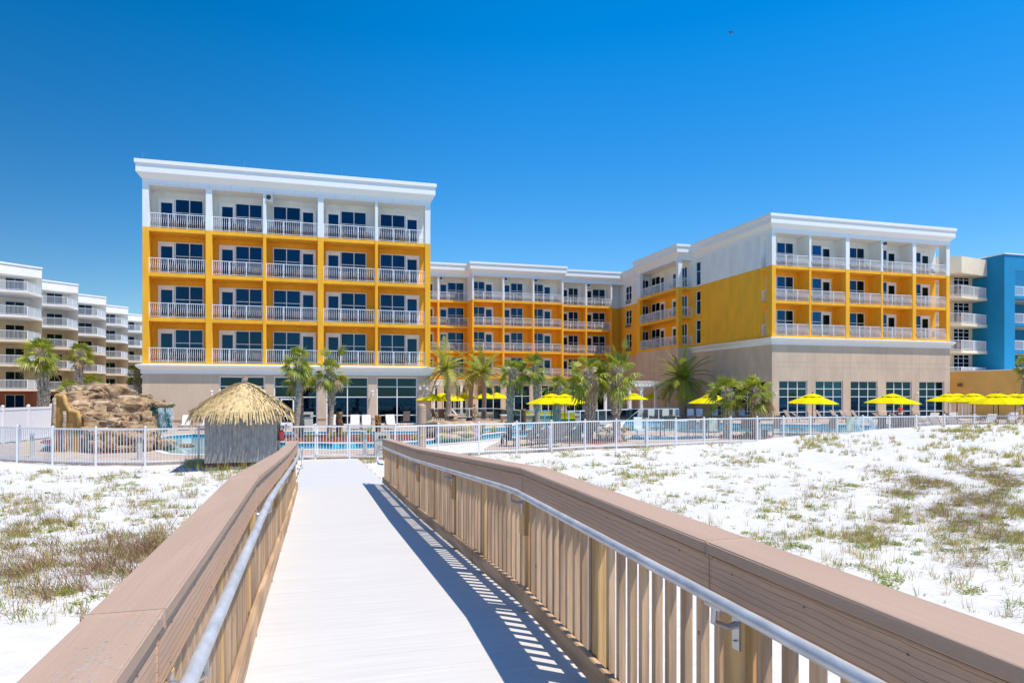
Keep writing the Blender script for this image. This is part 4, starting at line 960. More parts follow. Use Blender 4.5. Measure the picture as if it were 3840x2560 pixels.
def spiky(name, px, py, h, w_, label, cat, group, zc=None, n=60, z=DK, mats=None, seed=0):
    rnd = random.Random(seed+int(px)); zc = zc or FL*(EZ-z)/(py-HY); x, y = W(px, zc); mb = MB()
    for i in range(n):
        a = rnd.uniform(0, 2*PI); el = rnd.uniform(.35, 1.5); L = h*rnd.uniform(.7, 1.1); o = Vector((x+rnd.gauss(0, w_*.15), y+rnd.gauss(0, w_*.15), z))
        d = Vector((math.cos(a)*math.cos(el), math.sin(a)*math.cos(el), math.sin(el))); s = Vector((-d.y, d.x, 0)).normalized()*.02*max(1, h*1.3)
        m_ = o+d*L*.6; e = o+d*L+Vector((0, 0, -L*.18)); mb.add([o-s, o+s, m_+s, m_-s, e], [(0, 1, 2, 3), (3, 2, 4)], rnd.choice((0, 0, 1)))
    o = mb.build(name, mats or [M['grass1'], M['leaf2']]); return setp(o, label, cat, group)
for i, (px, zc, h, z, l) in enumerate(((437, 42, 1.1, .9, 'yucca left of two peeping over the rock waterfall'), (492, 46, 1.0, .8, 'yucca right of two peeping over the rock waterfall'))):
    spiky('yucca_plant', px, 0, h*1.2, 1.6, 'spiky green '+l, 'plant', 'yuccas behind the rock waterfall', zc=zc, n=150, z=z-.6, mats=[M['leaf'], M['grass1']])
for i, (px, py) in enumerate(((1155, 1650), (1250, 1643), (1290, 1640), (1385, 1622), (1355, 1648), (1555, 1650), (1700, 1626), (1850, 1620), (2140, 1655), (2250, 1655), (2275, 1652), (2300, 1652), (2335, 1651), (2800, 1640))):
    spiky('bed_plant', px, py, .62, .5, 'strappy green plant in the red mulch, %s from the left' % ORD[i], 'plant', 'strappy plants in the mulch beds', n=40)
# ================= rocks =================
def rock_col(name, c, c2):
    m = mat(name, c, .85, var=.5, vs=2.6, col2=c2, bump=1, bs=6, stretch=(1, 1, 1.15)); return m
M['rock'] = rock_col('artificial_rock', (.50, .34, .19), (.17, .095, .048)); M['rockl'] = rock_col('pale_rock', (.60, .45, .29), (.28, .18, .10))
M['ochre'] = mat('ochre_render', (.50, .28, .075), .9, var=.25, vs=2, bump=.5, bs=12)
def rock(c, s, seed, name, m, parent, rz=0, flat=.0, sub=4):
    import bmesh
    bm = bmesh.new(); bmesh.ops.create_icosphere(bm, subdivisions=sub, radius=1)
    off = Vector((seed*3.1, seed*1.7, seed*.9)); cr_, sr = math.cos(rz), math.sin(rz)
    for v in bm.verts:
        p = v.co.copy(); q = p*.9+off
        # facet: quantise by voronoi cells, then ledges and grain
        d, pts_ = noise.voronoi(q*1.7); ck = max(0, 1-(d[1]-d[0])*6); n_ = 1+.46*(d[0]-.35)-.20*ck+.16*noise.noise(q*2.3)+.09*noise.turbulence(q*3, 4, False)+.06*noise.noise(q*8)+.03*noise.noise(q*19)
        p = Vector((math.copysign(abs(p.x)**.6, p.x), math.copysign(abs(p.y)**.6, p.y), math.copysign(abs(p.z)**.6, p.z)))*n_
        p.z += .02*math.sin(p.z*9+noise.noise(q*1.5)*3)
        p = Vector((p.x*s[0], p.y*s[1], p.z*s[2]))
        v.co = Vector((p.x*cr_-p.y*sr, p.x*sr+p.y*cr_, p.z))+Vector(c)-(ORG[parent] if parent else Vector((0, 0, 0)))
    me = bpy.data.meshes.new(name); bm.to_mesh(me); bm.free(); me.materials.append(m); me.polygons.foreach_set('use_smooth', [True]*len(me.polygons))
    o = bpy.data.objects.new(name, me); link(o)
    if parent: o.parent = parent; ORG[o] = ORG[parent]; KIDS.setdefault(parent, []).append(o)
    return o
def at(px, py, zc): x, y = W(px, zc); return (x, y, EZ+(HY-py)*zc/FL)
wf = thing('rock_waterfall', (*W(410, 33), DK), 'large artificial rock waterfall with ochre slide wall beside the left pool', 'waterfall')
for q_ in ((265, 1575, 32.6, 30, 26, 0), (405, 1560, 33.2, 30, 16, 1), (460, 1575, 33.0, 26, 24, 0), (325, 1575, 32.6, 30, 18, 1), (375, 1625, 31.6, 30, 22, 1), (290, 1515, 34.0, 34, 14, 1), (545, 1490, 35, 22, 12, 0), (410, 1468, 35.8, 30, 12, 1), (515, 1580, 33.2, 24, 32, 0), (440, 1520, 34.0, 24, 20, 0), (470, 1635, 31.6, 34, 26, 0), (330, 1625, 31.8, 28, 26, 0), (540, 1665, 31.8, 26, 30, 0), (415, 1645, 31.2, 26, 34, 0), (450, 1548, 33.4, 18, 30, 1), (380, 1508, 34.2, 26, 12, 0)):
    px, py, zc, a, b, c = q_; k = zc/FL; rock(at(px, py, zc), (a*k, max(a, b)*k*.8, b*k), int(px+py) % 97, 'boulder', M['rockl' if c else 'rock'], wf, rz=(px % 10)*.1-.5, sub=4)
RK = [  # px, py, zc, half sizes in px (w,h), material
 (360, 1660, 32.2, 58, 45, 0), (420, 1655, 31.8, 80, 50, 0), (520, 1650, 32.3, 62, 50, 0), (470, 1690, 31.6, 60, 22, 0), (352, 1690, 32, 42, 25, 0),
 (560, 1640, 33.2, 32, 60, 0), (290, 1530, 34, 42, 40, 0), (300, 1560, 33.2, 50, 55, 1), (355, 1590, 32.6, 55, 42, 0), (300, 1500, 34.4, 60, 35, 0),
 (385, 1492, 35.4, 70, 34, 0), (440, 1485, 35.2, 42, 42, 0), (340, 1463, 36, 62, 18, 1), (375, 1455, 36.4, 40, 16, 0), (480, 1505, 34.4, 38, 22, 1),
 (500, 1545, 34, 62, 52, 0), (445, 1550, 33.6, 28, 42, 0), (395, 1535, 33.6, 42, 32, 1), (355, 1525, 33.6, 35, 25, 0), (530, 1505, 34.8, 34, 14, 1),
 (570, 1510, 34.6, 36, 11, 0), (590, 1505, 34.9, 26, 9, 0), (262, 1495, 34.8, 34, 22, 1), (420, 1588, 32.8, 55, 22, 1), (350, 1560, 33, 38, 26, 0), (465, 1478, 36, 42, 20, 0), (480, 1598, 33, 45, 18, 0),
 (620, 1668, 32.6, 34, 22, 0), (700, 1670, 31.5, 24, 7, 0), (565, 1590, 33.4, 30, 45, 0)]
for i, (px, py, zc, a, b, c) in enumerate(RK):
    k = zc/FL; rock(at(px, py, zc), (a*k, max(a, b)*k*.85, b*k), i+1, 'boulder', M['rockl' if c else 'rock'], wf, rz=i*.7 % 1 - .5, sub=5 if a > 45 else 4)
# ochre side wall of the slide and its timber look posts
k = 32.4/FL
sl = [(194, 1700), (200, 1600), (204, 1500), (214, 1482), (240, 1484), (246, 1510), (262, 1542), (292, 1545), (300, 1600), (302, 1700)]
ow = MB(); A = [at(px, py, 31.5) for px, py in sl]; B_ = [at(px+8, py, 33.6) for px, py in sl]; n = len(sl)
ow.add(A+B_, [tuple(range(n)), tuple(range(n, 2*n))[::-1]]+[(i, (i+1) % n, n+(i+1) % n, n+i) for i in range(n)]); ow.build('slide_wall', M['ochre'], wf)
rim = MB(); rim.tube([at(px, py, 31.5) for px, py in sl[1:9]], .10, 8); rim.build('slide_rim', mat('yellow_rim', (.56, .33, .10), .85, var=.2, vs=5, bump=.8, bs=15), wf, smooth=True)
for px, t, b in ((204, 1492, 1690), (242, 1540, 1700)):
    mb = MB(); mb.tube([at(px+math.sin(q*2)*1.5, t+(b-t)*q/6, 31.4) for q in range(7)], [.075, .07, .085, .07, .08, .075, .09], 9); mb.build('log_post', M['trunk'], wf, smooth=True)
M['fall'] = mat('falling_water', (.80, .88, .92), .2, var=.05, alpha=.5)
M['wet'] = mat('wet_teal_rock', (.06, .16, .15), .3, var=.4, vs=2, bump=.6, bs=6)
k = 34.2/FL; rock(at(592, 1570, 34.8), (40*k, .5, 48*k), 77, 'wet_rock_face', M['wet'], wf)
lg = rock(at(616, 1523, 33.6), (28*k, .55, 6*k), 78, 'ledge', M['ochre'], wf); rock(at(617, 1517, 33.6), (30*k, .6, 6*k), 79, 'ledge_cap', M['rockl'], wf)
fw_ = MB(); rw_ = random.Random(6)
for i in range(650):
    t = rw_.random(); px = rw_.gauss(602+14*t, 5+5*t) if i % 3 else rw_.gauss(632+18*t, 6); py = 1530+120*t*t+rw_.uniform(-4, 4); L = rw_.uniform(.03, .16); x, y, z = at(px, py, 33.2+rw_.uniform(-.3, .3)); s = rw_.uniform(.004, .012)
    fw_.add([(x-s, y, z), (x+s, y, z), (x+s, y, z-L), (x-s, y, z-L)], [(0, 1, 2, 3)])
    fw_.add([(x, y-s, z), (x, y+s, z), (x, y+s, z-L), (x, y-s, z-L)], [(0, 1, 2, 3)])
setp(fw_.build('falling_water', M['fall'], wf), kind='stuff')
mb = MB(); mb.tube([at(590, 1620, 32.6), at(592, 1624, 32.5), at(596, 1622, 32.4), at(610, 1630, 32.2), at(640, 1663, 31.6), at(702, 1700, 30.8)], .022, 8)
mb.tube([at(580, 1640, 32.6), at(582, 1625, 32.6), at(590, 1620, 32.6)], .022, 8); o = mb.build('pool_handrail', M['steel'], smooth=True); setp(o, 'curved steel handrail going down into the left pool', 'handrail')
# second mound mid pool
mo = thing('rock_mound', (*W(1700, 41), DK), 'low ochre rock mound with a small plaque beside the winding pool', 'rocks')
for i, (px, py, zc, a, b, c) in enumerate(((1650, 1605, 42.5, 60, 28, 1), (1700, 1615, 42, 70, 34, 1), (1750, 1612, 42.5, 52, 32, 1), (1690, 1640, 40, 55, 16, 1), (1740, 1640, 40.2, 60, 22, 1), (1640, 1620, 42.8, 42, 22, 0), (1790, 1605, 43.6, 26, 24, 0), (1715, 1587, 43.5, 45, 8, 1), (1770, 1590, 43.8, 30, 12, 0))):
    k = zc/FL; rock(at(px, py, zc), (a*k, a*k*.7, b*k), 40+i, 'boulder', M['rockl' if c else 'rock'], mo, rz=i*.5 % 1-.5, sub=3)
rock(at(1695, 1566, 44), (19*44/FL, .35, 13*44/FL), 66, 'plaque_stone', M['rockl'], mo, sub=3)
mb = MB(); x, y, z = at(1693, 1565, 43.4); mb.box(x-.16, x+.16, y-.02, y+.02, z-.08, z+.08); mb.build('plaque', M['pole'], mo)
r3 = thing('rock_border', (*W(2290, 52), DK), 'row of small rocks edging the big pool behind the stout fan palms', 'rocks')
for i in range(14):
    px = 2235+i*9.5; zc = 50-i*.5; k = zc/FL; rock(at(px, 1603+(i % 3)*5, zc), (8*k, 9*k, (5+i % 3*2)*k), 90+i, 'boulder', M['rock' if i % 2 else 'rockl'], r3, sub=2)
# ================= thatched hut =================
hut = thing('thatched_hut', (*W(905, 25.9), -1.0), 'thatched bamboo hut standing on blocks beside the boardwalk', 'hut')
_y = W(902, 24.65)[1]; HW = (XP(1036, _y)-XP(770, _y))/2; HC = ((XP(1036, _y)+XP(770, _y))/2, _y+1.25); f0 = (HC[0], HC[1], 1, 0, 0, 1)      # a: to the right, b: away
HD = 1.25; zb, zt_ = -.76, 1.15
def hp(a, b, z): return (f0[0]+a*f0[2]+b*f0[4], f0[1]+a*f0[3]+b*f0[5], z)
M['bam'] = mat('grey_bamboo', (.46, .42, .38), .6, var=.45, vs=14, stretch=(1, 1, .25), bump=.3, col2=(.24, .22, .20))
M['concrete'] = mat('concrete_block', (.5, .5, .48), .95, var=.15, vs=8); M['bamw'] = mat('tan_bamboo', (.42, .33, .2), .7, var=.4, vs=14, stretch=(1, 1, .25))
wl = MB(); rh = random.Random(1); a = -HW
wl.box(-HW, HW, -HD, HD, zb, zt_, 0, f0)
while a < HW:
    for b_ in (-HD-.012, HD+.012):
        r = rh.uniform(.018, .026); mm_ = []
        wl.tube([hp(a, b_, zb), hp(a+rh.uniform(-.006, .006), b_, zt_)], r, 6); 
        if b_ < 0:
            z = zb+rh.uniform(0, .3)
            while z < zt_: wl.lathe([(r*1.12, 0), (r*1.12, .012)], hp(a, b_, z), 6); z += rh.uniform(.25, .4)
    a += .044
b_ = -HD
while b_ < HD:
    for a in (-HW-.012, HW+.012): wl.tube([hp(a, b_, zb), hp(a, b_, zt_)], .022, 6)
    b_ += .046
wl.build('bamboo_wall', M['bam'], hut)
mb = MB(); mb.tube([hp(HW+.05, -HD+.15, zb), hp(HW+.05, -HD+.15, 1.2)], .04, 8); mb.tube([hp(HW+.1, -HD+.3, .35), hp(HW+.1, -HD+.3, 1.2)], .035, 8); mb.build('corner_pole', M['bamw'], hut)
mb = MB(); mb.box(-HW-.02, HW+.05, -HD-.04, HD, zb-.14, zb, 0, f0)
mb.box(-.58, -.47, -HD-.03, -HD+.08, -1.2, zb-.14, 0, f0); mb.build('floor_beam', mat('dark_red_beam', (.055, .018, .015), .7), hut)
for a, w_ in ((-1.12, .42), (-.62, .16), (-.2, .40), (.25, .14), (.62, .42), (1.1, .3)): mb = MB(); mb.box(a*.9-w_/2, a*.9+w_/2, -HD+.02, -HD+.35, -1.15, zb-.14, 0, f0); mb.build('concrete_block', M['concrete'], hut)
M['thatch'] = mat('palm_thatch', (.76, .58, .29), .9, var=.4, vs=7, col2=(.48, .34, .16)); M['thatchd'] = mat('thatch_grey_straw', (.40, .30, .17), .9, var=.4, vs=7)
th = MB(); RW, RD = 1.68, 1.62; ze, za = 1.02, 2.12
def roofp(s, t, side):     # side face coordinates: s across -1..1, t 0 apex .. 1 eave
    f = t**.92; z = za-(za-ze)*(t**1.22)
    a, b = {0: (s*RW*f, -RD*f), 1: (RW*f, s*RD*f), 2: (s*RW*f, RD*f), 3: (-RW*f, s*RD*f)}[side]
    return Vector(hp(a, b, z))
for side in range(4):
    rows = 15
    for r_ in range(rows):
        t0 = .02+.90*r_/rows; n = int(6+t0*105)
        for i in range(n):
            s = -1+2*(i+rh.random())/n; p = roofp(s, t0, side); q = roofp(s+rh.gauss(0, .015), min(1.12, t0+.15+rh.uniform(0, .06)), side)
            ln = (q-p); c = Vector((HC[0], HC[1], 0)); out = Vector((p.x-c.x, p.y-c.y, 0)); out = out.normalized() if out.length > .01 else Vector((0, -1, 0))
            sd = Vector((-out.y, out.x, 0))*rh.uniform(.016, .034); lift = Vector((0, 0, rh.uniform(.01, .06)))
            e = q+Vector((0, 0, -(.20 if r_ == rows-1 else .045)*rh.uniform(.4, 1.8)))+out*rh.uniform(0, .05)
            m_ = p.lerp(q, .6)+lift
            th.add([p-sd, p+sd, m_+sd*1.2, m_-sd*1.2, e+sd*.5, e-sd*.5], [(0, 1, 2, 3), (3, 2, 4, 5)], 0 if rh.random() < .90 else 1)
for side in range(4):
    g_ = [[roofp(-1+2*i/6, j/6, side)-Vector((0, 0, .05)) for i in range(7)] for j in range(7)]
    th.add([p for r_ in g_ for p in r_], [(j*7+i, j*7+i+1, (j+1)*7+i+1, (j+1)*7+i) for j in range(6) for i in range(6)], 1)
for a, b in ((-1, 0), (1, 0)):
    for i in range(240):     # ridge bundles
        t = rh.random()*.95; s = a; p = roofp(s, t, b if a < 0 else 0)+Vector((0, 0, .05)); q = p+(roofp(s, min(1, t+.14), 0)-roofp(s, t, 0))+Vector((rh.gauss(0, .05), rh.gauss(0, .05), rh.uniform(-.02, .03)))
        sd = Vector((.012, .012, .01)); th.add([p-sd, p+sd, q+sd, q-sd], [(0, 1, 2, 3)], rh.choice((0, 1, 1)))
th.build('thatch_roof', [M['thatch'], M['thatchd']], hut)
mb = MB(); mb.lathe([(.07, -.05), (.085, .1)], hp(0, 0, za), 10); mb.lathe([(.105, .1), (.105, .24)], hp(0, 0, za), 10); mb.build('roof_finial', M['trunk'], hut)
jg = thing('drink_dispenser', hp(HW+.17, -HD+.1, .02), 'red drink jug on the right side shelf of the thatched hut', 'jug')
mb = MB(); mb.lathe([(.09, 0), (.1, .02), (.1, .30), (.06, .36)], n=12); mb.build('jug', mat('red_drink', (.7, .05, .06), .2), jg, local=True)
mb = MB(); mb.lathe([(.06, .36), (.095, .42), (.095, .52), (.05, .54)], n=12); mb.build('lid', M['clear'], jg, local=True)
mb = MB(); mb.box(HW-.0, HW+.36, -HD-.05, -HD+.25, -.02, .018, 0, f0); mb.build('shelf', M['pine'], hut)
# ================= pergolas =================
def pergola(px0, px1, zc, ztop, label, post_px, depth=3.2):
    x0, y0 = W(px0, zc); p = thing('pergola', (x0, y0, DK), label, 'pergola', 'white pergolas')
    fr = (x0, y0, 1, 0, 0, 1); x1 = XP(px1, y0); Wd = x1-x0; zt = ztop
    for px in post_px:
        u = XP(px, y0)-x0; mb = MB()
        for v in (0, depth): mb.box(u-.14, u+.14, v-.14, v+.14, DK, zt-.3, 0, fr)
        mb.build('post', M['trim'], p)
        mb = MB()
        for s in (-1, 1): mb.bar((x0+u, y0, zt-.95), (x0+u+s*.6, y0, zt-.32), .1, .1)
        mb.build('brace', M['trim'], p)
    for v in (-.12, depth): mb = MB(); mb.box(-.3, Wd+.3, v-.06, v+.06, zt-.34, zt-.02, 0, fr); mb.build('beam', M['trim'], p)
    mb = MB(); n = int(Wd/.42)
    for i in range(n+1):
        u = Wd*i/n; mb.box(u-.03, u+.03, -.75, depth+.6, zt, zt+.22, 0, fr)
        mb.box(u-.03, u+.03, -.9, -.75, zt+.1, zt+.22, 0, fr)
    mb.build('rafters', M['trim'], p)
    mb = MB()
    for i in range(10): v = -.4+i*(depth+.7)/9; mb.box(-.4, Wd+.4, v-.02, v+.02, zt+.23, zt+.28, 0, fr)
    mb.build('battens', M['trim'], p)
pergola(1622, 1768, 76, EZ+(HY-1431)*76/FL, 'white timber pergola left of centre behind the date palms', (1626, 1705, 1752))
pergola(2262, 2520, 77, EZ+(HY-1437)*77/FL, 'wider white timber pergola in front of the shaded corner', (2270, 2362, 2405, 2508))
pp = MB()
# ================= glass guard rail and low walls =================
gr = thing('glass_guardrail', (*W(2080, 66), DK), 'white framed glass guard rail across the middle terrace', 'railing')
path_ = [(1612, 70), (1690, 70), (1760, 70.5), (1850, 71), (1953, 62), (2043, 61), (2133, 60), (2175, 60), (2242, 62), (2272, 63), (2298, 64), (2393, 69), (2432, 69), (2470, 69), (2545, 69)]
pw = [W(*q) for q in path_]
for i, (a, b) in enumerate(zip(pw[:-1], pw[1:])):
    d = math.hypot(b[0]-a[0], b[1]-a[1]); ux, uy_ = (b[0]-a[0])/d, (b[1]-a[1])/d; fr = (a[0], a[1], ux, uy_, -uy_, ux); mb = MB()
    mb.box(-.03, d, -.03, .03, DK+1.15, DK+1.23, 0, fr); mb.box(0, d, -.02, .02, DK+.08, DK+.13, 0, fr); mb.box(-.04, .04, -.04, .04, DK, DK+1.15, 0, fr); mb.build('rail_frame', M['paint'], gr)
    mb = MB(); mb.box(.05, d-.05, -.006, .006, DK+.13, DK+1.14, 0, fr); mb.build('glass_panel', M['clear'], gr)
for i, (a, b, zc, l) in enumerate(((1885, 2000, 64, 'left'), (2010, 2110, 64, 'middle'), (2125, 2175, 65, 'right'))):
    t = thing('planter_wall', (*W((a+b)/2, zc+1), DK), '%s low beige seat wall with pale cap behind the glass guard rail' % l, 'seat wall', 'low seat walls on the terrace')
    p, q = W(a, zc), W(b, zc+.5); d = math.hypot(q[0]-p[0], q[1]-p[1]); fr = (p[0], p[1], (q[0]-p[0])/d, (q[1]-p[1])/d, -(q[1]-p[1])/d, (q[0]-p[0])/d)
    mb = MB(); mb.box(0, d, 0, 1.2, DK, DK+.62, 0, fr); mb.build('wall', M['beige'], t); mb = MB(); mb.box(-.08, d+.08, -.08, 1.28, DK+.62, DK+.72, 0, fr); mb.build('cap', M['coping'], t)
for px, zc, l in ((1955, 65, 'left'), (2060, 65, 'middle'), (2120, 62, 'right')):
    t = thing('sofa', (*W(px, zc), DK), '%s yellow cushioned sofa on the terrace behind the glass guard rail' % l, 'sofa', 'yellow sofas on the terrace'); t.rotation_euler = (0, 0, -TH)
    for nm, bxs, m in (('seat_cushion', (-.9, .9, -.4, .4, .35, .52), M['canopy']), ('back_cushion', (-.9, .9, .3, .5, .5, .98), M['canopy']), ('base', (-.9, .9, -.4, .5, .05, .35), M['bronze'])):
        mb = MB(); mb.box(*bxs); mb.build(nm, m, t, local=True, bevel=.04)
# ================= umbrellas =================
def umb_parts(t):
    n = 8; c = MB(); R0 = 1.0
    prof = [(.30, .70), (.55, .455), (.8, .225), (1.0, .0)]
    P = []
    for r, z in prof:
        for k in range(n*4):
            a = 2*PI*k/(n*4)+PI/8; f = abs((k % 4)-0)/4; sag = 1-.02*math.sin(PI*((k % 4)/4)); rr = r*math.cos(PI/8)/math.cos((a-PI/8) % (PI/4)-PI/8)*sag
            P.append((rr*math.cos(a), rr*math.sin(a), z-.02*math.sin(PI*((k % 4)/4))*r))
    m_ = n*4; c.add(P, [(i*m_+k, i*m_+(k+1) % m_, (i+1)*m_+(k+1) % m_, (i+1)*m_+k) for i in range(len(prof)-1) for k in range(m_)])
    # valance hem
    k0 = (len(prof)-1)*m_; hem = [(P[k0+k][0], P[k0+k][1], P[k0+k][2]-.035) for k in range(m_)]
    c.add([P[k0+k] for k in range(m_)]+hem, [(k, (k+1) % m_, m_+(k+1) % m_, m_+k) for k in range(m_)])
    c.build('canopy', M['canopy'], t, local=True)
    v = MB(); v.lathe([(.40, .66), (.2, .86), (.03, .97)], n=8); v.build('vent_canopy', M['canopy'], t, local=True)
    p = MB(); p.tube([(0, 0, -2.9), (0, 0, 1.0)], .016, 8); p.build('pole', M['pole'], t, local=True)
    f = MB(); f.lathe([(.02, .97), (.035, 1.0), (.035, 1.03), (.015, 1.06), (.03, 1.09), (.01, 1.12)], n=8); f.build('finial', M['pole'], t, local=True)
    rb = MB()
    for k in range(8):
        a = PI/8*0+2*PI*k/8+PI/8; rb.bar((0, 0, .68), (.96*math.cos(a), .96*math.sin(a), -.01), .015, .012)
    for k in range(8):
        a = 2*PI*k/8+PI/8; rb.bar((0, 0, .15), (.5*math.cos(a), .5*math.sin(a), .44), .012, .01)
    rb.build('ribs', M['pole'], t, local=True)
    for o in kids(t): pass
UMB = [(1615, 1473, 60, 1.58, 'leftmost of the six umbrellas beside the left tower, corner over the fence post'), (1659, 1472, 66, 1.5, 'second umbrella from the left, mostly behind the first one'), (1682, 1473, 63, 1.55, 'third umbrella from the left, in front of the date palm'),
 (1741, 1472, 76, 1.65, 'fourth umbrella from the left, before the pergola'), (1820, 1472, 78, 1.7, 'fifth umbrella from the left, overlapping its right neighbour'), (1863, 1471, 78, 1.6, 'sixth umbrella from the left, at the right end of the tower group'),
 (2068, 1474, 41, 1.55, 'umbrella left of the overlapping pair between palms'), (2117, 1475, 45, 1.5, 'umbrella right of the overlapping pair, with palm shadow on it'),
 (2378, 1473, 68, 1.45, 'sunlit umbrella in front of the right pergola'), (2443, 1474, 84, 1.4, 'dark shaded umbrella under the right pergola'), (2572, 1474, 76, 1.4, 'half shaded umbrella beside the date palm trunk'),
 (2667, 1475, 48, 1.62, 'umbrella partly behind the short fan palm'), (3047, 1474, 45, 1.68, 'lone umbrella before the first windows of the right tower'), (3346, 1474, 45, 1.68, 'lone umbrella above the red-shirted girl'),
 (3556, 1474, 57, 1.65, 'first of the crowded right-hand umbrellas, half before the tower window'), (3589, 1473, 58, 1.6, 'second of the crowded right-hand umbrellas'), (3646, 1473, 50, 1.6, 'third of the crowded right-hand umbrellas'), (3660, 1474, 62, 1.55, 'fourth of the crowded right-hand umbrellas, behind the third'),
 (3725, 1474, 60, 1.5, 'fifth of the crowded right-hand umbrellas, behind the wide front one'), (3744, 1473, 43, 1.66, 'wide front umbrella of the crowded right-hand group'), (3807, 1474, 50, 1.6, 'umbrella right of the wide front one near the white handrail'), (3840, 1474, 46, 1.6, 'umbrella cut by the right picture edge')]
UP = None; ru_ = random.Random(8)
for px, py, zc, r, l in UMB:
    x, y, z = at(px, py, zc)
    if UP is None:
        UP = thing('patio_umbrella', (x, y, 0), '', 'umbrella', 'yellow patio umbrellas'); umb_parts(UP); t = UP
    else: t = copy_tree(UP)
    zs = (z-DK)/3.9   # pole length scale is applied through the root
    t.location = (x, y, z-.72); t.scale = (r, r, .66); t.rotation_euler = (R(ru_.uniform(-1.5, 1.5)), R(ru_.uniform(-1.5, 1.5)), ru_.uniform(0, .6)); t.location.z = z-.66*.99
    setp(t, 'yellow '+l, 'umbrella', 'yellow patio umbrellas')
# ================= loungers, chairs, tables =================
def lounger(t, sw, fm, ang):
    f = MB(); ca, sa = math.cos(ang), math.sin(ang); hx_ = 1.15; bx, bz = hx_+.80*ca, .34+.80*sa
    for y in (-.33, .33):
        f.tube([(0, y, .30), (.1, y, .34), (hx_, y, .34), (bx, y, bz)], .02, 6)
        f.tube([(.75, y*1.05, .34), (.85, y*1.08, .52), (1.2, y*1.08, .54), (1.35, y*1.05, .40)], .016, 6)
        f.tube([(hx_+.1, y, .34), (1.85, y, .34)], .018, 6)
    f.tube([(0, -.33, .30), (0, .33, .30)], .02, 6); f.tube([(bx, -.33, bz), (bx, .33, bz)], .02, 6); f.tube([(1.85, -.33, .34), (1.85, .33, .34)], .018, 6)
    f.build('frame', fm, t, local=True, smooth=True)
    s = MB(); n = 16
    for i in range(n): a = .02+(hx_-.04)*i/n; s.box(a, a+(hx_-.04)/n-.012, -.31, .31, .342, .356)
    s.build('seat', sw, t, local=True)
    b = MB(); n = 14
    for i in range(n):
        u0 = .02+.78*i/n; u1 = u0+.78/n-.010
        P = [(hx_+u*ca-o*sa, y, .342+u*sa+o*ca) for u, o in ((u0, 0), (u1, 0), (u1, .014), (u0, .014)) for y in (-.31, .31)]
        b.add(P, [(0, 1, 3, 2), (4, 5, 7, 6), (0, 2, 6, 0)[:3]+(6,) if False else (0, 1, 7, 6), (2, 3, 5, 4), (1, 3, 5, 7), (0, 2, 4, 6)])
    b.build('backrest', sw, t, local=True)
    for x, y in ((.12, -.33), (.12, .33), (1.6, -.33), (1.6, .33)):
        l = MB(); l.tube([(x, y, .34), (x+(.05 if x > 1 else -.04), y*1.04, 0)], .018, 6); l.build('leg', fm, t, local=True)
M['pframe'] = mat('taupe_frame', (.13, .11, .10), .4, var=.1)
WH = lambda a: (lambda t: lounger(t, M['sling'], M['pframe'], a))
DKL = lambda a: (lambda t: lounger(t, M['slingd'], M['bronze'], a))
LN = []
def L(kind, px, py, yaw, label, group, s=1.08):
    x, y = GD(px, py); mk = {'w60': WH(R(58)), 'w35': WH(R(35)), 'd': DKL(R(48)), 'w48': WH(R(50))}[kind]
    put('l'+kind, mk, 'sun_lounger', x, y, DK, R(yaw), label, 'sun lounger', group, s)
gA = 'pale loungers by the left tower'
for px, py, yaw, l in ((690, 1613, 92, 'pale lounger beside the waterfall, left of two'), (748, 1613, 75, 'pale lounger half behind the thatched hut, right of two'), (1247, 1611, 78, 'pale lounger behind the palm and carved log post'), (1333, 1612, 88, 'pale lounger right of the log post, left of two'), (1377, 1612, 88, 'pale lounger right of the log post, right of two'), (1474, 1611, 92, 'pale lounger before the last lobby window, right of the tiki carving')):
    L('w60', px, py, yaw, l, gA)
for i, (px, yaw) in enumerate(((2375, 35), (2440, 60), (2495, 60), (2535, 60), (2592, 62), (2626, 62), (2682, 60), (2728, 62), (2752, 65), (2790, 65))):
    L('w60', px, 1573, yaw, 'shaded lounger in the row under the side wing, %s from the left' % ORD[i], 'shaded loungers under the side wing')
for i, (px, k) in enumerate(((3010, 'w60'), (3052, 'w35'), (3135, 'w60'), (3185, 'w60'), (3222, 'w60'), (3268, 'w60'), (3352, 'w35'), (3420, 'w35'))):
    L(k, px, 1583, 172-(i % 3)*6, 'pale side-on lounger before the right tower windows, %s from the left' % ORD[i], 'pale loungers before the right tower', 1.15)
for i, (px, py, yaw) in enumerate(((3480, 1592, 25), (3520, 1600, 160), (3560, 1590, 30), (3600, 1605, 200), (3640, 1595, 140), (3690, 1600, 20), (3730, 1592, 160), (3790, 1590, 30), (3560, 1612, 185), (3460, 1606, 175))):
    L('w48', px, py, yaw, 'jumbled lounger below the crowded right-hand umbrellas, %s of ten' % ORD[i], 'jumbled loungers at the right')
for i, (px, py, yaw) in enumerate(((1905, 1672, 14), (1955, 1668, 14), (1995, 1664, 15), (2040, 1660, 16), (2095, 1652, 18), (2145, 1645, 18), (2000, 1678, 12))):
    L('d', px, py, yaw, 'dark brown lounger behind the fence, %s of the dark group' % ORD[i], 'dark loungers behind the fence', 1.15)
for i, (px, py, yaw) in enumerate(((1690, 1577, 150), (1715, 1582, 155), (1770, 1578, 160), (1850, 1577, 165), (1880, 1573, 165), (1905, 1570, 168), (1925, 1568, 168))):
    L('d' if i not in (1, 2) else 'w48', px, py, yaw, 'lounger on the middle terrace near the standing woman, %s from left' % ORD[i], 'loungers on the middle terrace', 1.2)
mk_tall = lambda t: chair_parts(t, 1.12, M['slingd'], M['bronze'])
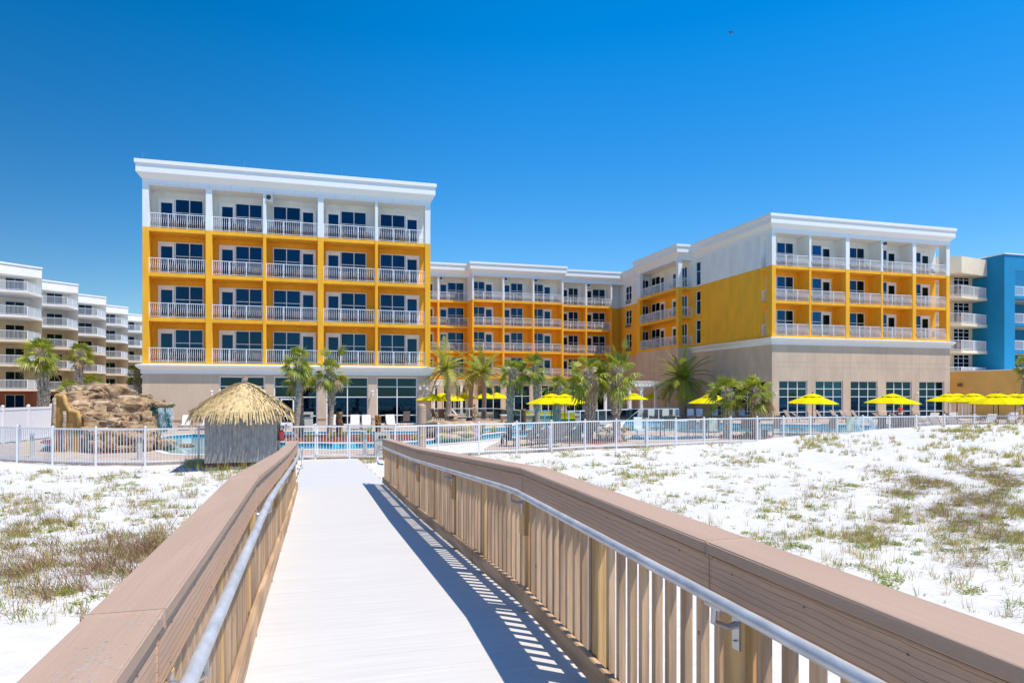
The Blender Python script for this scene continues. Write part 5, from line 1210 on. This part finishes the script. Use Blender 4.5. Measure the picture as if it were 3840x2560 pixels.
for i, (px, py) in enumerate(((2502, 1640), (2580, 1642), (2628, 1640), (2672, 1640), (2787, 1640), (2898, 1640), (3108, 1640), (3290, 1640), (3345, 1642), (3372, 1642), (3395, 1640))):
    x, y = GD(px, py-6); put('tall', mk_tall, 'sling_chair', x, y, DK, R(-88+(i*37 % 21)-10), 'tall striped sling chair facing the pool behind the fence, %s from the left' % ORD[i], 'chair', 'sling chairs facing the big pool', 1.15)
for i, (px, py, zc) in enumerate(((1635, 1580, 0), (1660, 1582, 0), (1520, 1600, 0))):
    x, y = GD(px, py); put('tall', mk_tall, 'sling_chair', x, y, DK, R(200+40*i), 'sling chair at the dark table under the leftmost umbrella, %s of three' % ORD[i], 'chair', 'sling chairs under the leftmost umbrella', 1.1)
for i, (px, py, r, h) in enumerate(((2468, 1636, .5, .55), (2742, 1636, .4, .5), (2985, 1634, .45, .5), (3330, 1634, .55, .7), (3368, 1636, .55, .7), (1600, 1582, .6, .72), (2430, 1573, .4, .4))):
    x, y = GD(px, py); t = thing('patio_table', (x, y, DK), ['dark low table left of the tall sling chairs', 'dark low table between two tall sling chairs', 'dark table right of the palms behind the fence', 'dining table under the lone umbrella, left of two', 'dining table under the lone umbrella, right of two', 'dark table beside the left tower corner', 'small table in the shaded lounger row'][i], 'table', 'dark patio tables'); table_parts(t, r, h)
# bins, bollards, post
M['steelb'] = mat('bollard_steel', (.62, .64, .66), .45, metal=.5, var=.06)
BO = [(70, 1660, 'far left bollard before the privacy fence'), (120, 1712, 'bollard left of the rock waterfall'), (523, 1722, 'bollard in front of the rock waterfall'), (1097, 1652, 'short bollard in the mulch beside the palms'), (1369, 1706, 'bollard between the gate and the right railing'), (1943, 1682, 'bollard beside the dark loungers'), (2241, 1640, 'bollard between the two stout fan palms'), (2424, 1664, 'bollard before the hot tub'), (2848, 1648, 'bollard right of the short fan palms')]
for px, py, l in BO:
    x, y = GD(px, py); h = 1.0 if px != 1097 else .5
    t = thing('bollard_light', (x, y, DK), 'steel '+l, 'bollard', 'steel bollard lights')
    mb = MB(); mb.lathe([(.095, 0), (.095, h-.32)], n=14); mb.build('shaft', M['steelb'], t, local=True, smooth=False)
    mb = MB(); mb.lathe([(.07, h-.32), (.07, h-.1)], n=12)
    for k in range(5): mb.lathe([(.095, h-.30+k*.045), (.095, h-.285+k*.045)], n=14)
    mb.build('louvre', M['steelm'], t, local=True)
    mb = MB(); mb.lathe([(.095, h-.09), (.095, h)], n=14); mb.build('lamp_cap', M['steelb'], t, local=True)
M['tanp'] = mat('tan_plastic', (.42, .30, .205), .5, var=.05)
x, y = GD(1581, 1686); t = thing('speaker_column', (x, y, DK), 'tan fluted round column with domed head standing behind the fence', 'column')
mb = MB(); mb.lathe([(.20, 0), (.20, .62), (.215, .64), (.215, .7), (.2, .72), (.2, 1.1)], n=20); mb.build('shaft', M['tanp'], t, local=True)
mb = MB(); mb.lathe([(.17, 1.1), (.17, 1.25), (.22, 1.27), (.22, 1.75), (.20, 1.77), (.22, 1.8), (.22, 1.98), (.20, 2.0), (.22, 2.02), (.20, 2.12), (.12, 2.19), (.02, 2.21)], n=20); mb.build('head', M['tanp'], t, local=True)
M['bin'] = mat('beige_bin', (.52, .50, .42), .55, var=.05)
def bin_(px, py, w_, h, l, dome):
    x, y = GD(px, py); t = thing('litter_bin', (x, y, DK), l, 'litter bin'); mb = MB(); mb.box(-w_/2, w_/2, -w_/2, w_/2, 0, h*.7); mb.build('body', M['bin'], t, local=True, bevel=.03)
    mb = MB()
    if dome:
        for k in range(7):
            a0 = PI*k/7; a1 = PI*(k+1)/7; c = w_/2*1.06; mb.prism([(-c, -c), (c, -c), (c, c), (-c, c)], h*.7+.3*h*math.sin(PI/2*k/7), h*.7+.3*h*math.sin(PI/2*(k+1)/7)) if k == 0 else mb.box(-c, c, -c*math.cos(PI/2*k/7.5), c*math.cos(PI/2*k/7.5), h*.7+.3*h*math.sin(PI/2*k/7)+.001*k, h*.7+.3*h*math.sin(PI/2*(k+1)/7))
    else: mb.box(-w_*.54, w_*.54, -w_*.54, w_*.54, h*.72, h*.98)
    mb.build('lid', M['bin'], t, local=True, bevel=.04); mb = MB(); mb.box(-w_*.3, w_*.3, -w_*.56, -w_*.5, h*.74, h*.86); mb.build('flap', M['bronze'], t, local=True)
bin_(1151, 1612, .85, 1.35, 'beige dome-topped litter bin behind the palm pair by the tower door', True)
bin_(2876, 1575, 1.15, 1.1, 'wide beige litter bin beside the right tower corner', False)
bin_(1432, 1706, .62, 1.0, 'beige litter bin behind the start of the right wooden railing', True)
# carved post and logs
x, y = GD(1272, 1638); lw_ = mat('varnished_log', (.26, .12, .05), .4, var=.4, vs=4, stretch=(1, 1, .4), bump=.5)
t = thing('log_post', (x, y, DK), 'thick brown carved log post in the mulch right of the palm', 'log'); mb = MB(); rl = random.Random(3)
mb.tube([(rl.uniform(-.02, .02), 0, z) for z in np.linspace(0, 1.55, 9)], [.21, .20, .21, .19, .20, .21, .185, .20, .20], 12); mb.build('trunk', lw_, t, local=True, smooth=True)
mb = MB(); mb.tube([(.12, -.12, .5), (.2, -.16, .75), (.12, -.17, 1.0)], [.03, .08, .03], 8); mb.build('carving', lw_, t, local=True, smooth=True)
x, y = GD(1418, 1632); t = thing('tiki_carving', (x, y, DK), 'small carved wooden tiki figure standing in the mulch', 'carving')
yel = mat('carved_yellow_wood', (.62, .32, .05), .4, var=.3, vs=6); mb = MB(); mb.lathe([(.19, 0), (.2, .1), (.17, .5), (.19, .6), (.19, 1.0), (.16, 1.02), (.2, 1.15), (.19, 1.3)], n=10); mb.build('body', lw_, t, local=True)
mb = MB()
for a, z, r in ((-.08, 1.05, .05), (.08, 1.05, .05), (0, .93, .055), (-.1, .8, .05), (.1, .8, .05), (0, .78, .06), (0, .62, .07), (-.1, 1.2, .05), (.1, 1.2, .05)): mb.lathe([(r*.3, -r), (r, -r*.3), (r, r*.3), (r*.3, r)], (a, -.19, z), 8)
mb.build('face_carving', yel, t, local=True)
x, y = GD(1960+3, 1612); t = thing('log_post', (x+.0, y, DK), 'plain brown log post between the two slender palms', 'log'); mb = MB(); mb.lathe([(.2, 0), (.2, 1.5)], n=12); mb.build('trunk', lw_, t, local=True)
mb = MB(); mb.lathe([(.2, 1.5), (.18, 1.53), (.02, 1.54)], n=12); mb.build('cut_top', yel, t, local=True)
# pool lift, towel, ring, green box, signs, ladder rails
x, y = GD(2392, 1640); t = thing('pool_lift', (x, y, DK), 'white pool lift chair at the edge of the hot tub', 'pool lift')
mb = MB(); mb.box(-.28, .28, .0, .08, .55, 1.25); mb.build('backrest', M['paint'], t, local=True, bevel=.03); mb = MB(); mb.box(-.28, .35, -.5, .0, .45, .52); mb.build('seat', M['paint'], t, local=True, bevel=.02)
mb = MB(); mb.tube([(.15, .3, 0), (.15, .3, .95), (.05, .1, 1.0)], .045, 8); mb.tube([(-.2, -.1, .4), (-.1, -.6, .1), (.25, -.6, .08)], .025, 6); mb.build('arm', M['paint'], t, local=True); mb = MB(); mb.box(-.2, .5, .1, .5, 0, .14); mb.build('base', M['steelm'], t, local=True)
def towel(px, zc, z1, z0, w_, label, m, folds=5):
    x, y = W(px, zc); mb = MB(); n = 14; P = []
    for j in range(6):
        for i in range(n+1):
            u = -w_/2+w_*i/n; d = .03*math.sin(i*folds/n*2*PI+j*.3); P.append((x+u*CT+d*ST, y-u*ST+d*CT-.04, z1+(z0-z1)*j/5+.02*math.sin(i*1.1)*(j == 5)))
    mb.add(P, [(j*(n+1)+i, j*(n+1)+i+1, (j+1)*(n+1)+i+1, (j+1)*(n+1)+i) for j in range(5) for i in range(n)]); mb.add([(p[0], p[1]+.05, p[2]) for p in P], [(j*(n+1)+i, (j+1)*(n+1)+i, (j+1)*(n+1)+i+1, j*(n+1)+i+1) for j in range(5) for i in range(n)])
    setp(mb.build('towel', m, smooth=True), label, 'towel', 'hanging towels')
gt = mat('striped_green_towel', (.72, .80, .66), .95, var=.1, vs=4)
towel(2063, 32.2, .22, -.80, .16, 'white towel bunched over the fence beside the dark loungers', mat('white_towel', (.8, .8, .82), .95, var=.05), 2)
towel(2672, 38.0, .40, -.35, .42, 'pale green striped towel over a tall sling chair', gt); towel(3187, 39.4, .42, -.40, .42, 'pale green striped towel over the fence right of the palms', gt)
x, y = W(3243, 43); t = thing('swim_ring', (x, y, -.3), 'large clear blue inflatable ring leaning behind the fence', 'swim ring', rz=-TH)
mb = MB(); mb.tube([(.52*math.cos(a), .0+.1*math.sin(a), .44*math.sin(a)) for a in np.linspace(0, 2*PI, 29)], .20, 12, cap=False); o = mb.build('inflatable_tube', mat('clear_vinyl', (.55, .82, .92), .15, var=.05, alpha=.45), t, local=True, smooth=True)
for px, py, s, l in ((2142+18, 1652, 1, 'green utility box behind the fence left of the stout palm'), (2862, 1640, .8, 'green utility box right of the short palm pair')):
    x, y = GD(px, py); mb = MB(); mb.box(x-.25*s, x+.25*s, y-.2, y+.2, DK, DK+.55*s); mb.box(x-.29*s, x+.29*s, y-.24, y+.24, DK+.55*s, DK+.62*s); setp(mb.build('utility_box', mat('green_box', (.03, .13, .08), .5), bevel=.02), l, 'utility box')
x, y = W(1378, 20.5); t = thing('path_light', (x+.05, y, gz(x, y)), 'dark green valve cover on the sand beside the railing end', 'valve cover'); mb = MB(); mb.lathe([(.22, 0), (.22, .1), (.17, .16), (.02, .17)], n=14); mb.build('cover', mat('green_black_cover', (.03, .06, .04), .5), t, local=True)
for (px, py, zc, l) in ((2378, 1540, 55, 'grey pool entry handrail at the big pool'), (2080, 1590, 50, 'curved steel ladder rail at the big pool, left one'), (2103, 1590, 50, 'curved steel ladder rail at the big pool, right one')):
    mb = MB()
    if px > 2200:
        for d in (-.0, .5): mb.tube([at(2345, 1578, 54+d), at(2395, 1538, 54+d), at(2396, 1570, 54+d)], .03, 6)
    else: mb.tube([at(px-10, 1600, zc), at(px-8, 1580, zc), at(px, 1575, zc), at(px+9, 1580, zc), at(px+11, 1600, zc)], .025, 6)
    setp(mb.build('pool_handrail', M['steel'], smooth=True), l, 'handrail', 'handrails at the big pool')
# white stair rail and small railing by the ochre wall
mb = MB(); mb.tube([at(3788, 1555, 52), at(3790, 1545, 52), at(3800, 1545, 52), at(3835, 1522, 52), at(3850, 1520, 52)], .04, 6); mb.tube([at(3836, 1520, 52), at(3836, 1575, 52)], .04, 6); mb.tube([at(3788, 1555, 52), at(3800, 1557, 52), at(3838, 1557, 52)], .035, 6)
setp(mb.build('stair_handrail', M['paint'], smooth=True), 'white bent stair handrail by the ochre wall at the right edge', 'handrail')
mb = MB(); p, q = W(3563, 68), W(3655, 66); bars(mb, p, q, -.5, 1.3, posts=2); setp(mb.build('service_railing', M['paint']), 'short white railing before the low ochre wall', 'railing')
# bag
mb = MB(); x, y = GD(1760, 1578); rock((x, y, DK+.15), (.3, .2, .17), 5, 'bag', mat('navy_bag', (.02, .03, .12), .8), None, sub=2); o = bpy.data.objects['bag']; setp(o, 'dark blue bag lying beside the loungers near the standing woman', 'bag')
# ================= people =================
def skin_obj(name, verts, edges, radii, m, parent, sub=2, root=0):
    me = bpy.data.meshes.new(name); me.from_pydata([Vector(v) for v in verts], edges, []); o = bpy.data.objects.new(name, me); link(o); me.materials.append(m)
    o.parent = parent; KIDS.setdefault(parent, []).append(o)
    md = o.modifiers.new('skin', 'SKIN'); md.use_smooth_shade = True
    for v, r in zip(me.skin_vertices[0].data, radii): v.radius = (r, r) if not isinstance(r, tuple) else r
    me.skin_vertices[0].data[root].use_root = True
    if sub: s = o.modifiers.new('sub', 'SUBSURF'); s.levels = sub; s.render_levels = sub
    return o
skinm = mat('skin', (.48, .27, .18), .5, var=.05); hairm = mat('dark_hair', (.03, .018, .012), .6); blond = mat('fair_hair', (.42, .27, .12), .6)
def body(parent, J, hm, hair=.0, hs=1):
    """J: joints dict; one continuous skinned body with hands"""
    V, E, Rr = [], [], []
    def add(p, r, par=None):
        V.append(p); Rr.append(r); i = len(V)-1
        if par is not None: E.append((par, i))
        return i
    pel = add(J['pelvis'], (.15, .12)); wa_ = add(J['waist'], (.125, .10), pel); ch = add(J['chest'], (.16, .12), wa_); nk = add(J['neck'], .055, ch); hd = add(J['head'], (.085, .10), nk); tp = add(J['top'], .06, hd)
    fc = Vector(J['head'])+Vector(J['face'])*.10; add(tuple(fc), .022, hd)          # nose / face ridge
    for s in 'LR':
        sh = add(J['sh'+s], .058, ch); el = add(J['el'+s], .042, sh); wr = add(J['wr'+s], .028, el); pa = add(J['pa'+s], (.038, .02), wr)
        d = (Vector(J['pa'+s])-Vector(J['wr'+s])).normalized(); sd = d.cross(Vector(J['face'])).normalized() if abs(d.dot(Vector(J['face']))) < .95 else Vector((1, 0, 0))
        for k, (o_, l) in enumerate(((-.028, .065), (-.010, .08), (.009, .075), (.027, .055))):
            a = add(tuple(Vector(J['pa'+s])+d*.04+sd*o_), .010, pa); b = add(tuple(Vector(J['pa'+s])+d*(.04+l*.6)+sd*o_*1.1+Vector(J['face'])*.008), .009, a); add(tuple(Vector(J['pa'+s])+d*(.04+l)+sd*o_*1.1+Vector(J['face'])*.02), .008, b)
        a = add(tuple(Vector(J['wr'+s])+d*.035+sd*-.035), .012, pa); add(tuple(Vector(J['wr'+s])+d*.07+sd*-.055), .010, a)
        hp_ = add(J['hip'+s], .09, pel); kn = add(J['kn'+s], .058, hp_); an = add(J['an'+s], .036, kn); he = add(J['ft'+s], .035, an); 
    skin_obj('body', V, E, Rr, skinm, parent)
    h = Vector(J['head']); f = Vector(J['face']); up = (Vector(J['top'])-h).normalized()
    vs = [tuple(h+up*.075+f*.03), tuple(h+up*.09-f*.03), tuple(h-f*.075+up*.02), tuple(h-f*.085-up*(.06+hair))]
    skin_obj('hair', vs, [(0, 1), (1, 2), (2, 3)], [.07, .085, .085, .05], hm, parent, 2)
    e = MB(); sd = f.cross(up).normalized()
    for s in (-1, 1):
        c = h+f*.088+sd*.033*s+up*.012; e.lathe([(.004, -.006), (.009, 0), (.004, .006)], tuple(c), 6)
    c = h+f*.092-up*.045; e.box(c.x-.018, c.x+.018, c.y-.005, c.y+.005, c.z-.004, c.z+.004)
    e.build('face_features', hairm, parent, local=True)
def T(o): return lambda x, y, z: (x, y, z)
# woman standing, facing left, head bowed over her hands; local x = facing (-) left
x, y = GD(1781, 1581); wo = thing('person', (x, y, DK), 'standing woman in a black bikini with dark hair, head bowed, by the terrace loungers', 'person', rz=-TH)
J = dict(pelvis=(0, 0, .93), waist=(.0, 0, 1.08), chest=(-.01, 0, 1.27), neck=(-.04, 0, 1.44), head=(-.09, 0, 1.55), top=(-.09, 0, 1.64), face=(-.9, 0, -.4),
 shL=(0, -.17, 1.36), elL=(-.02, -.20, 1.08), wrL=(-.22, -.12, 1.15), paL=(-.28, -.08, 1.18), shR=(0, .17, 1.36), elR=(-.02, .20, 1.08), wrR=(-.22, .08, 1.17), paR=(-.28, .04, 1.2),
 hipL=(.01, -.09, .86), knL=(-.03, -.10, .47), anL=(.03, -.10, .08), ftL=(-.10, -.11, .03), hipR=(.01, .09, .86), knR=(.02, .10, .47), anR=(.10, .10, .08), ftR=(-.03, .11, .03))
body(wo, J, hairm, .05)
bk = mat('black_swimwear', (.012, .012, .014), .6)
skin_obj('bikini_top', [(-.02, -.1, 1.28), (-.02, .1, 1.28), (-.05, 0, 1.28)], [(0, 2), (2, 1)], [(.085, .08), (.085, .08), (.10, .07)], bk, wo, 2, 2)
skin_obj('bikini_bottom', [(.0, -.08, .91), (.0, .08, .91), (.01, 0, .90)], [(0, 2), (2, 1)], [.095, .095, .125], bk, wo, 2, 2)
# seated man in dark clothes behind the fence, leaning forward
x, y = GD(1916, 1673); se = thing('person', (x, y, DK), 'seated person in dark clothes hunched forward behind the fence beside the dark loungers', 'person', rz=-TH)
J = dict(pelvis=(.02, 0, .48), waist=(-.02, 0, .64), chest=(-.12, 0, .86), neck=(-.2, 0, 1.02), head=(-.27, 0, 1.12), top=(-.27, 0, 1.22), face=(-.85, 0, -.5),
 shL=(-.10, -.19, .95), elL=(-.22, -.22, .68), wrL=(-.42, -.14, .60), paL=(-.48, -.10, .60), shR=(-.10, .19, .95), elR=(-.22, .22, .68), wrR=(-.42, .10, .62), paR=(-.48, .06, .63),
 hipL=(-.04, -.1, .50), knL=(-.44, -.14, .50), anL=(-.40, -.14, .08), ftL=(-.52, -.15, .03), hipR=(-.04, .1, .50), knR=(-.42, .14, .52), anR=(-.48, .14, .08), ftR=(-.60, .15, .03))
body(se, J, hairm); nv = mat('navy_cloth', (.02, .025, .05), .9, var=.2)
skin_obj('shirt', [(0, 0, .55), (-.02, 0, .68), (-.12, 0, .88), (-.18, 0, .98), (-.10, -.2, .94), (-.19, -.22, .74), (-.10, .2, .94), (-.19, .22, .74)], [(0, 1), (1, 2), (2, 3), (2, 4), (4, 5), (2, 6), (6, 7)], [.17, .15, .18, .07, .08, .06, .08, .06], nv, se)
skin_obj('trousers', [(.02, 0, .48), (-.06, -.1, .50), (-.44, -.14, .51), (-.40, -.14, .12), (-.06, .1, .50), (-.42, .14, .53), (-.48, .14, .12)], [(0, 1), (1, 2), (2, 3), (0, 4), (4, 5), (5, 6)], [.16, .115, .08, .06, .115, .08, .06], nv, se)
t = thing('bench_stool', (x, y, DK), 'low dark stool under the hunched seated person', 'stool', rz=-TH); mb = MB(); mb.box(-.22, .25, -.25, .25, .31, .35); mb.build('seat', M['bronze'], t, local=True)
for a, b in ((-.2, -.22), (-.2, .22), (.22, -.22), (.22, .22)): mb = MB(); mb.tube([(a, b, .31), (a, b, 0)], .015, 5); mb.build('leg', M['bronze'], t, local=True)
# girl in a red shirt walking away, seen from behind
x, y = GD(3376, 1580); gi = thing('person', (x, y, DK), 'fair-haired girl in a red shirt and white shorts walking away under the lone umbrella', 'person', rz=-TH)
J = dict(pelvis=(0, 0, .90), waist=(0, .0, 1.05), chest=(0, 0, 1.23), neck=(0, .01, 1.40), head=(.01, .02, 1.50), top=(.01, .02, 1.60), face=(.1, .99, 0),
 shL=(-.16, 0, 1.32), elL=(-.25, .02, 1.06), wrL=(-.33, .03, .86), paL=(-.35, .04, .78), shR=(.16, 0, 1.32), elR=(.25, -.02, 1.06), wrR=(.36, .0, .86), paR=(.40, .01, .79),
 hipL=(-.09, 0, .84), knL=(-.09, .10, .47), anL=(-.09, .06, .09), ftL=(-.09, .2, .03), hipR=(.09, 0, .84), knR=(.09, .03, .46), anR=(.09, -.14, .10), ftR=(.09, -.02, .03))
body(gi, J, blond, .14); rs_ = mat('red_shirt', (.85, .06, .03), .8)
skin_obj('shirt', [(0, 0, .98), (0, 0, 1.1), (0, 0, 1.26), (0, .01, 1.36), (-.17, 0, 1.30), (-.22, .01, 1.16), (.17, 0, 1.30), (.22, -.01, 1.16)], [(0, 1), (1, 2), (2, 3), (2, 4), (4, 5), (2, 6), (6, 7)], [.15, .145, .17, .06, .08, .06, .08, .06], rs_, gi)
skin_obj('shorts', [(0, 0, .90), (-.09, .01, .80), (-.09, .04, .70), (.09, 0, .80), (.09, .01, .70)], [(0, 1), (1, 2), (0, 3), (3, 4)], [.155, .11, .09, .11, .09], M['vinyl'], gi)
# ================= bird =================
bx_, by_, bz_ = at(2740, 122, 70); bd = thing('bird', (bx_, by_, bz_), 'small dark bird gliding high in the clear sky', 'bird', rz=-TH)
mb = MB(); mb.tube([(.02, -.3, 0), (.0, -.1, -.02), (0, .2, -.05), (0, .35, -.02)], [.02, .055, .05, .02], 6); mb.build('body', hairm, bd, local=True)
for s in (-1, 1):
    mb = MB(); P = [(0, .08, 0), (0, -.1, .0), (s*.16, -.08, .06), (s*.16, .1, .06), (s*.34, .1, -.02 if s > 0 else .03), (s*.34, .02, -.02 if s > 0 else .03)]
    mb.add(P+[(p[0], p[1], p[2]-.012) for p in P], [(0, 1, 2, 3), (3, 2, 5, 4), (6, 9, 8, 7), (9, 10, 11, 8), (0, 3, 9, 6), (1, 7, 8, 2), (3, 4, 10, 9), (2, 8, 11, 5)]); mb.build('wing', hairm, bd, local=True)
# ================= dune vegetation =================
rg = random.Random(21)
def ground_at(px, py):
    zg = -.9
    for _ in range(6):
        zc = FL*(EZ-zg)/(py-HY); x, y = W(px, zc); zg = .5*zg+.5*gz(x, y)
    return x, y, zg, zc
GM = [M['grass1'], M['grass2'], M['grass3']]
def tuft(mb, x, y, z, h, nb, mi, sp=.35, w_=.004):
    for _ in range(nb):
        a = rg.uniform(0, 2*PI); ln = rg.uniform(.1, 1)*sp; L = h*rg.uniform(.45, 1.1); o = Vector((x+rg.gauss(0, .025+h*.08), y+rg.gauss(0, .025+h*.08), z-.01))
        d = Vector((math.cos(a)*ln, math.sin(a)*ln, 1)).normalized(); s = Vector((-math.sin(a+.7), math.cos(a+.7), 0))*w_*rg.uniform(.7, 1.4)
        m_ = o+d*L*.55; e = o+d*L+Vector((math.cos(a)*ln*L*.5, math.sin(a)*ln*L*.5, -L*.12*ln))
        mb.add([o-s, o+s, m_+s*.8, m_-s*.8, e], [(0, 1, 2, 3), (3, 2, 4)], mi if rg.random() < .75 else rg.choice((0, 1, 2)))
def twig(mb, x, y, z, h, n, mi=2, sp=1.6):
    for _ in range(n):
        a = rg.uniform(0, 2*PI); el = rg.uniform(.25, 1.4); p = Vector((x+rg.gauss(0, h*.5), y+rg.gauss(0, h*.5), z)); d = Vector((math.cos(a)*math.cos(el), math.sin(a)*math.cos(el), math.sin(el)*.8)); path = [p]
        for k in range(3): d = (d+Vector((rg.gauss(0, .35), rg.gauss(0, .35), rg.gauss(0, .25)))).normalized(); p = p+d*h*rg.uniform(.3, .5); path.append(p)
        for a_, b_ in zip(path[:-1], path[1:]):
            s = Vector((.0025, .0025, .001)); mb.add([a_-s, a_+s, b_+s*.7, b_-s*.7], [(0, 1, 2, 3)], mi)
def mat_leaves(mb, x, y, z, r, n, mi=0):
    for _ in range(n):
        q = rg.random()**.6*r; a = rg.uniform(0, 2*PI); px_, py_ = x+q*math.cos(a), y+q*math.sin(a); b = rg.uniform(0, 2*PI); L = rg.uniform(.02, .045); s = L*.4; zz = z+rg.uniform(.005, .05)*(1.3-q/r)
        c, s_ = math.cos(b), math.sin(b); mb.add([(px_, py_, zz), (px_+c*L*.5-s_*s, py_+s_*L*.5+c*s, zz+L*.4), (px_+c*L, py_+s_*L, zz+L*.2), (px_+c*L*.5+s_*s, py_+s_*L*.5-c*s, zz+L*.4)], [(0, 1, 2, 3)], mi)
def blob(px, py, cx, cy, sx, sy): return math.exp(-((px-cx)/sx)**2-((py-cy)/sy)**2)
def dens(px, py):
    if px < 1150:
        d = .55*blob(px, py, 520, 1850, 520, 75)+.62*blob(px, py, 250, 1990, 330, 110)+.6*blob(px, py, 600, 2100, 200, 80)+.6*blob(px, py, 60, 2120, 180, 110)+.35*blob(px, py, 120, 1780, 220, 30)+.7*blob(px, py, 850, 1775, 200, 28)+.3*blob(px, py, 250, 2260, 200, 50)
    else:
        crest = np.interp(px, [1700, 2500, 3038, 3138, 3335, 3540, 3700, 3840, 4100], [1712, 1668, 1648, 1643, 1631, 1610, 1596, 1588, 1580])
        d = (1.0 if px > 2950 else .35)*math.exp(-((py-crest-10)/20)**2)+.5*blob(px, py, 2300, 1800, 350, 60)+.75*blob(px, py, 2450, 1712, 560, 30)+.4*blob(px, py, 1950, 1745, 250, 28)+1.1*blob(px, py, 3560, 1840, 260, 150)+1.1*blob(px, py, 3800, 1750, 150, 150)+.5*blob(px, py, 3250, 2000, 200, 60)+.19+.3*blob(px, py, 2800, 2050, 500, 200)+.4*blob(px, py, 2150, 1760, 200, 25)+.6*blob(px, py, 3750, 1980, 220, 60)
        if py > 2230: d *= .35
    n_ = noise.noise(Vector((px*.006, py*.02, 3)))*.5+noise.noise(Vector((px*.02, py*.06, 7)))*.5
    return d*(.22+2.3*n_)
def railpx(py, left):
    return np.interp(py, [1700, 1791, 2560], [1000, 850, 110]) if left else np.interp(py, [1650, 1745, 2375, 2700], [1440, 2038, 3840, 4700])
def place(gb, tb, x, y, z, zc, px, py, brown):
    k = rg.random(); wn = .0018+.00016*zc
    hh = rg.uniform(.07, .24)
    if py < 1740 and px > 2800: tuft(gb, x, y, z, rg.uniform(.12, .34), 11, rg.choice((1, 1, 0)), .5, wn*.8); return
    if k < .50: tuft(gb, x, y, z, hh*1.15, rg.randint(4, 10), rg.choice((0, 1, 1)), .55, wn)
    elif k < .50+.40*brown+.05:
        twig(tb, x, y, z, rg.uniform(.12, .28), 18); tuft(gb, x, y, z, hh*.8, 6, 1, .6, wn)
    elif k < .93: tuft(gb, x, y, z, hh*.45, 9, 0 if rg.random() < .5 else 1, 1.1, wn*1.3)
    else: mat_leaves(gb, x, y, z, rg.uniform(.06, .2), 42, 0)

gl_, gr_, tl_, tr_ = MB(), MB(), MB(), MB(); cnt = 0; tries = 0
while cnt < 3100 and tries < 120000:
    tries += 1; left = rg.random() < .42
    px = rg.uniform(-150, 1080) if left else rg.uniform(1450, 4000)
    py = 1590+(rg.random()**1.35)*960
    if left and (py < 1745 or px > railpx(py, True)+40): continue
    if not left:
        if px < railpx(py, False)-60: continue
    zc = FL*(EZ+.9)/(py-HY+ (12 if not left else 0)); x, y = W(px, zc)
    if y > fenceY(x)-.05 or zc > 60 or zc < 1.5: continue
    z = gz(x, y); py = HY+(EZ-z)*FL/zc
    if rg.random() > dens(px, py)*(1.25 if not left else 1): continue
    pass
    if -.75 < x < 1.95: continue
    cnt += 1; gb, tb = (gl_, tl_) if left else (gr_, tr_); brown = (blob(px, py, 3600, 1850, 320, 160) if not left else blob(px, py, 450, 2130, 420, 110))
    cl_ = rg.random()
    for q_ in range(rg.choice((1, 2, 2, 3, 4))):
      if q_: x += rg.gauss(0, .16); y += rg.gauss(0, .16); z = gz(x, y)
      if -.75 < x < 1.95: continue
      place(gb, tb, x, y, z, zc, px, py, brown)
# tufts seen between the near balusters
for _ in range(160):
    x = rg.uniform(2.0, 7); y = rg.uniform(.5, 4); tuft(gr_, x, y, gz(x, y), rg.uniform(.15, .45), 14, 1, .4, .002)
setp(gl_.build('dune_grass', GM), 'scattered green and straw grass on the white sand left of the boardwalk', 'grass', None, 'stuff')
setp(gr_.build('dune_grass', GM), 'straw and green grass scattered over the dune right of the boardwalk', 'grass', None, 'stuff')
setp(tl_.build('dune_twigs', GM), 'brown dry twiggy brush on the sand left of the boardwalk', 'brush', None, 'stuff')
setp(tr_.build('dune_twigs', GM), 'brown dry twiggy brush patches over the right-hand dune', 'brush', None, 'stuff')
gx = MB()
for px, py, w_ in ((1380, 1730, 40), (1360, 1722, 30), (860, 1765, 120), (745, 1745, 90)):
    for _ in range(45):
        x, y, z, zc = ground_at(px+rg.gauss(0, w_*.5), py+rg.gauss(0, 6))
        if -.42 < x < 1.56: continue
        tuft(gx, x, y, z, rg.uniform(.08, .2) if px > 1200 else rg.uniform(.2, .5), 8, rg.choice((0, 1)), .5, .006)
setp(gx.build('dune_grass', GM), 'green and yellow grass at the foot of the hut blocks and the gate', 'grass', None, 'stuff')
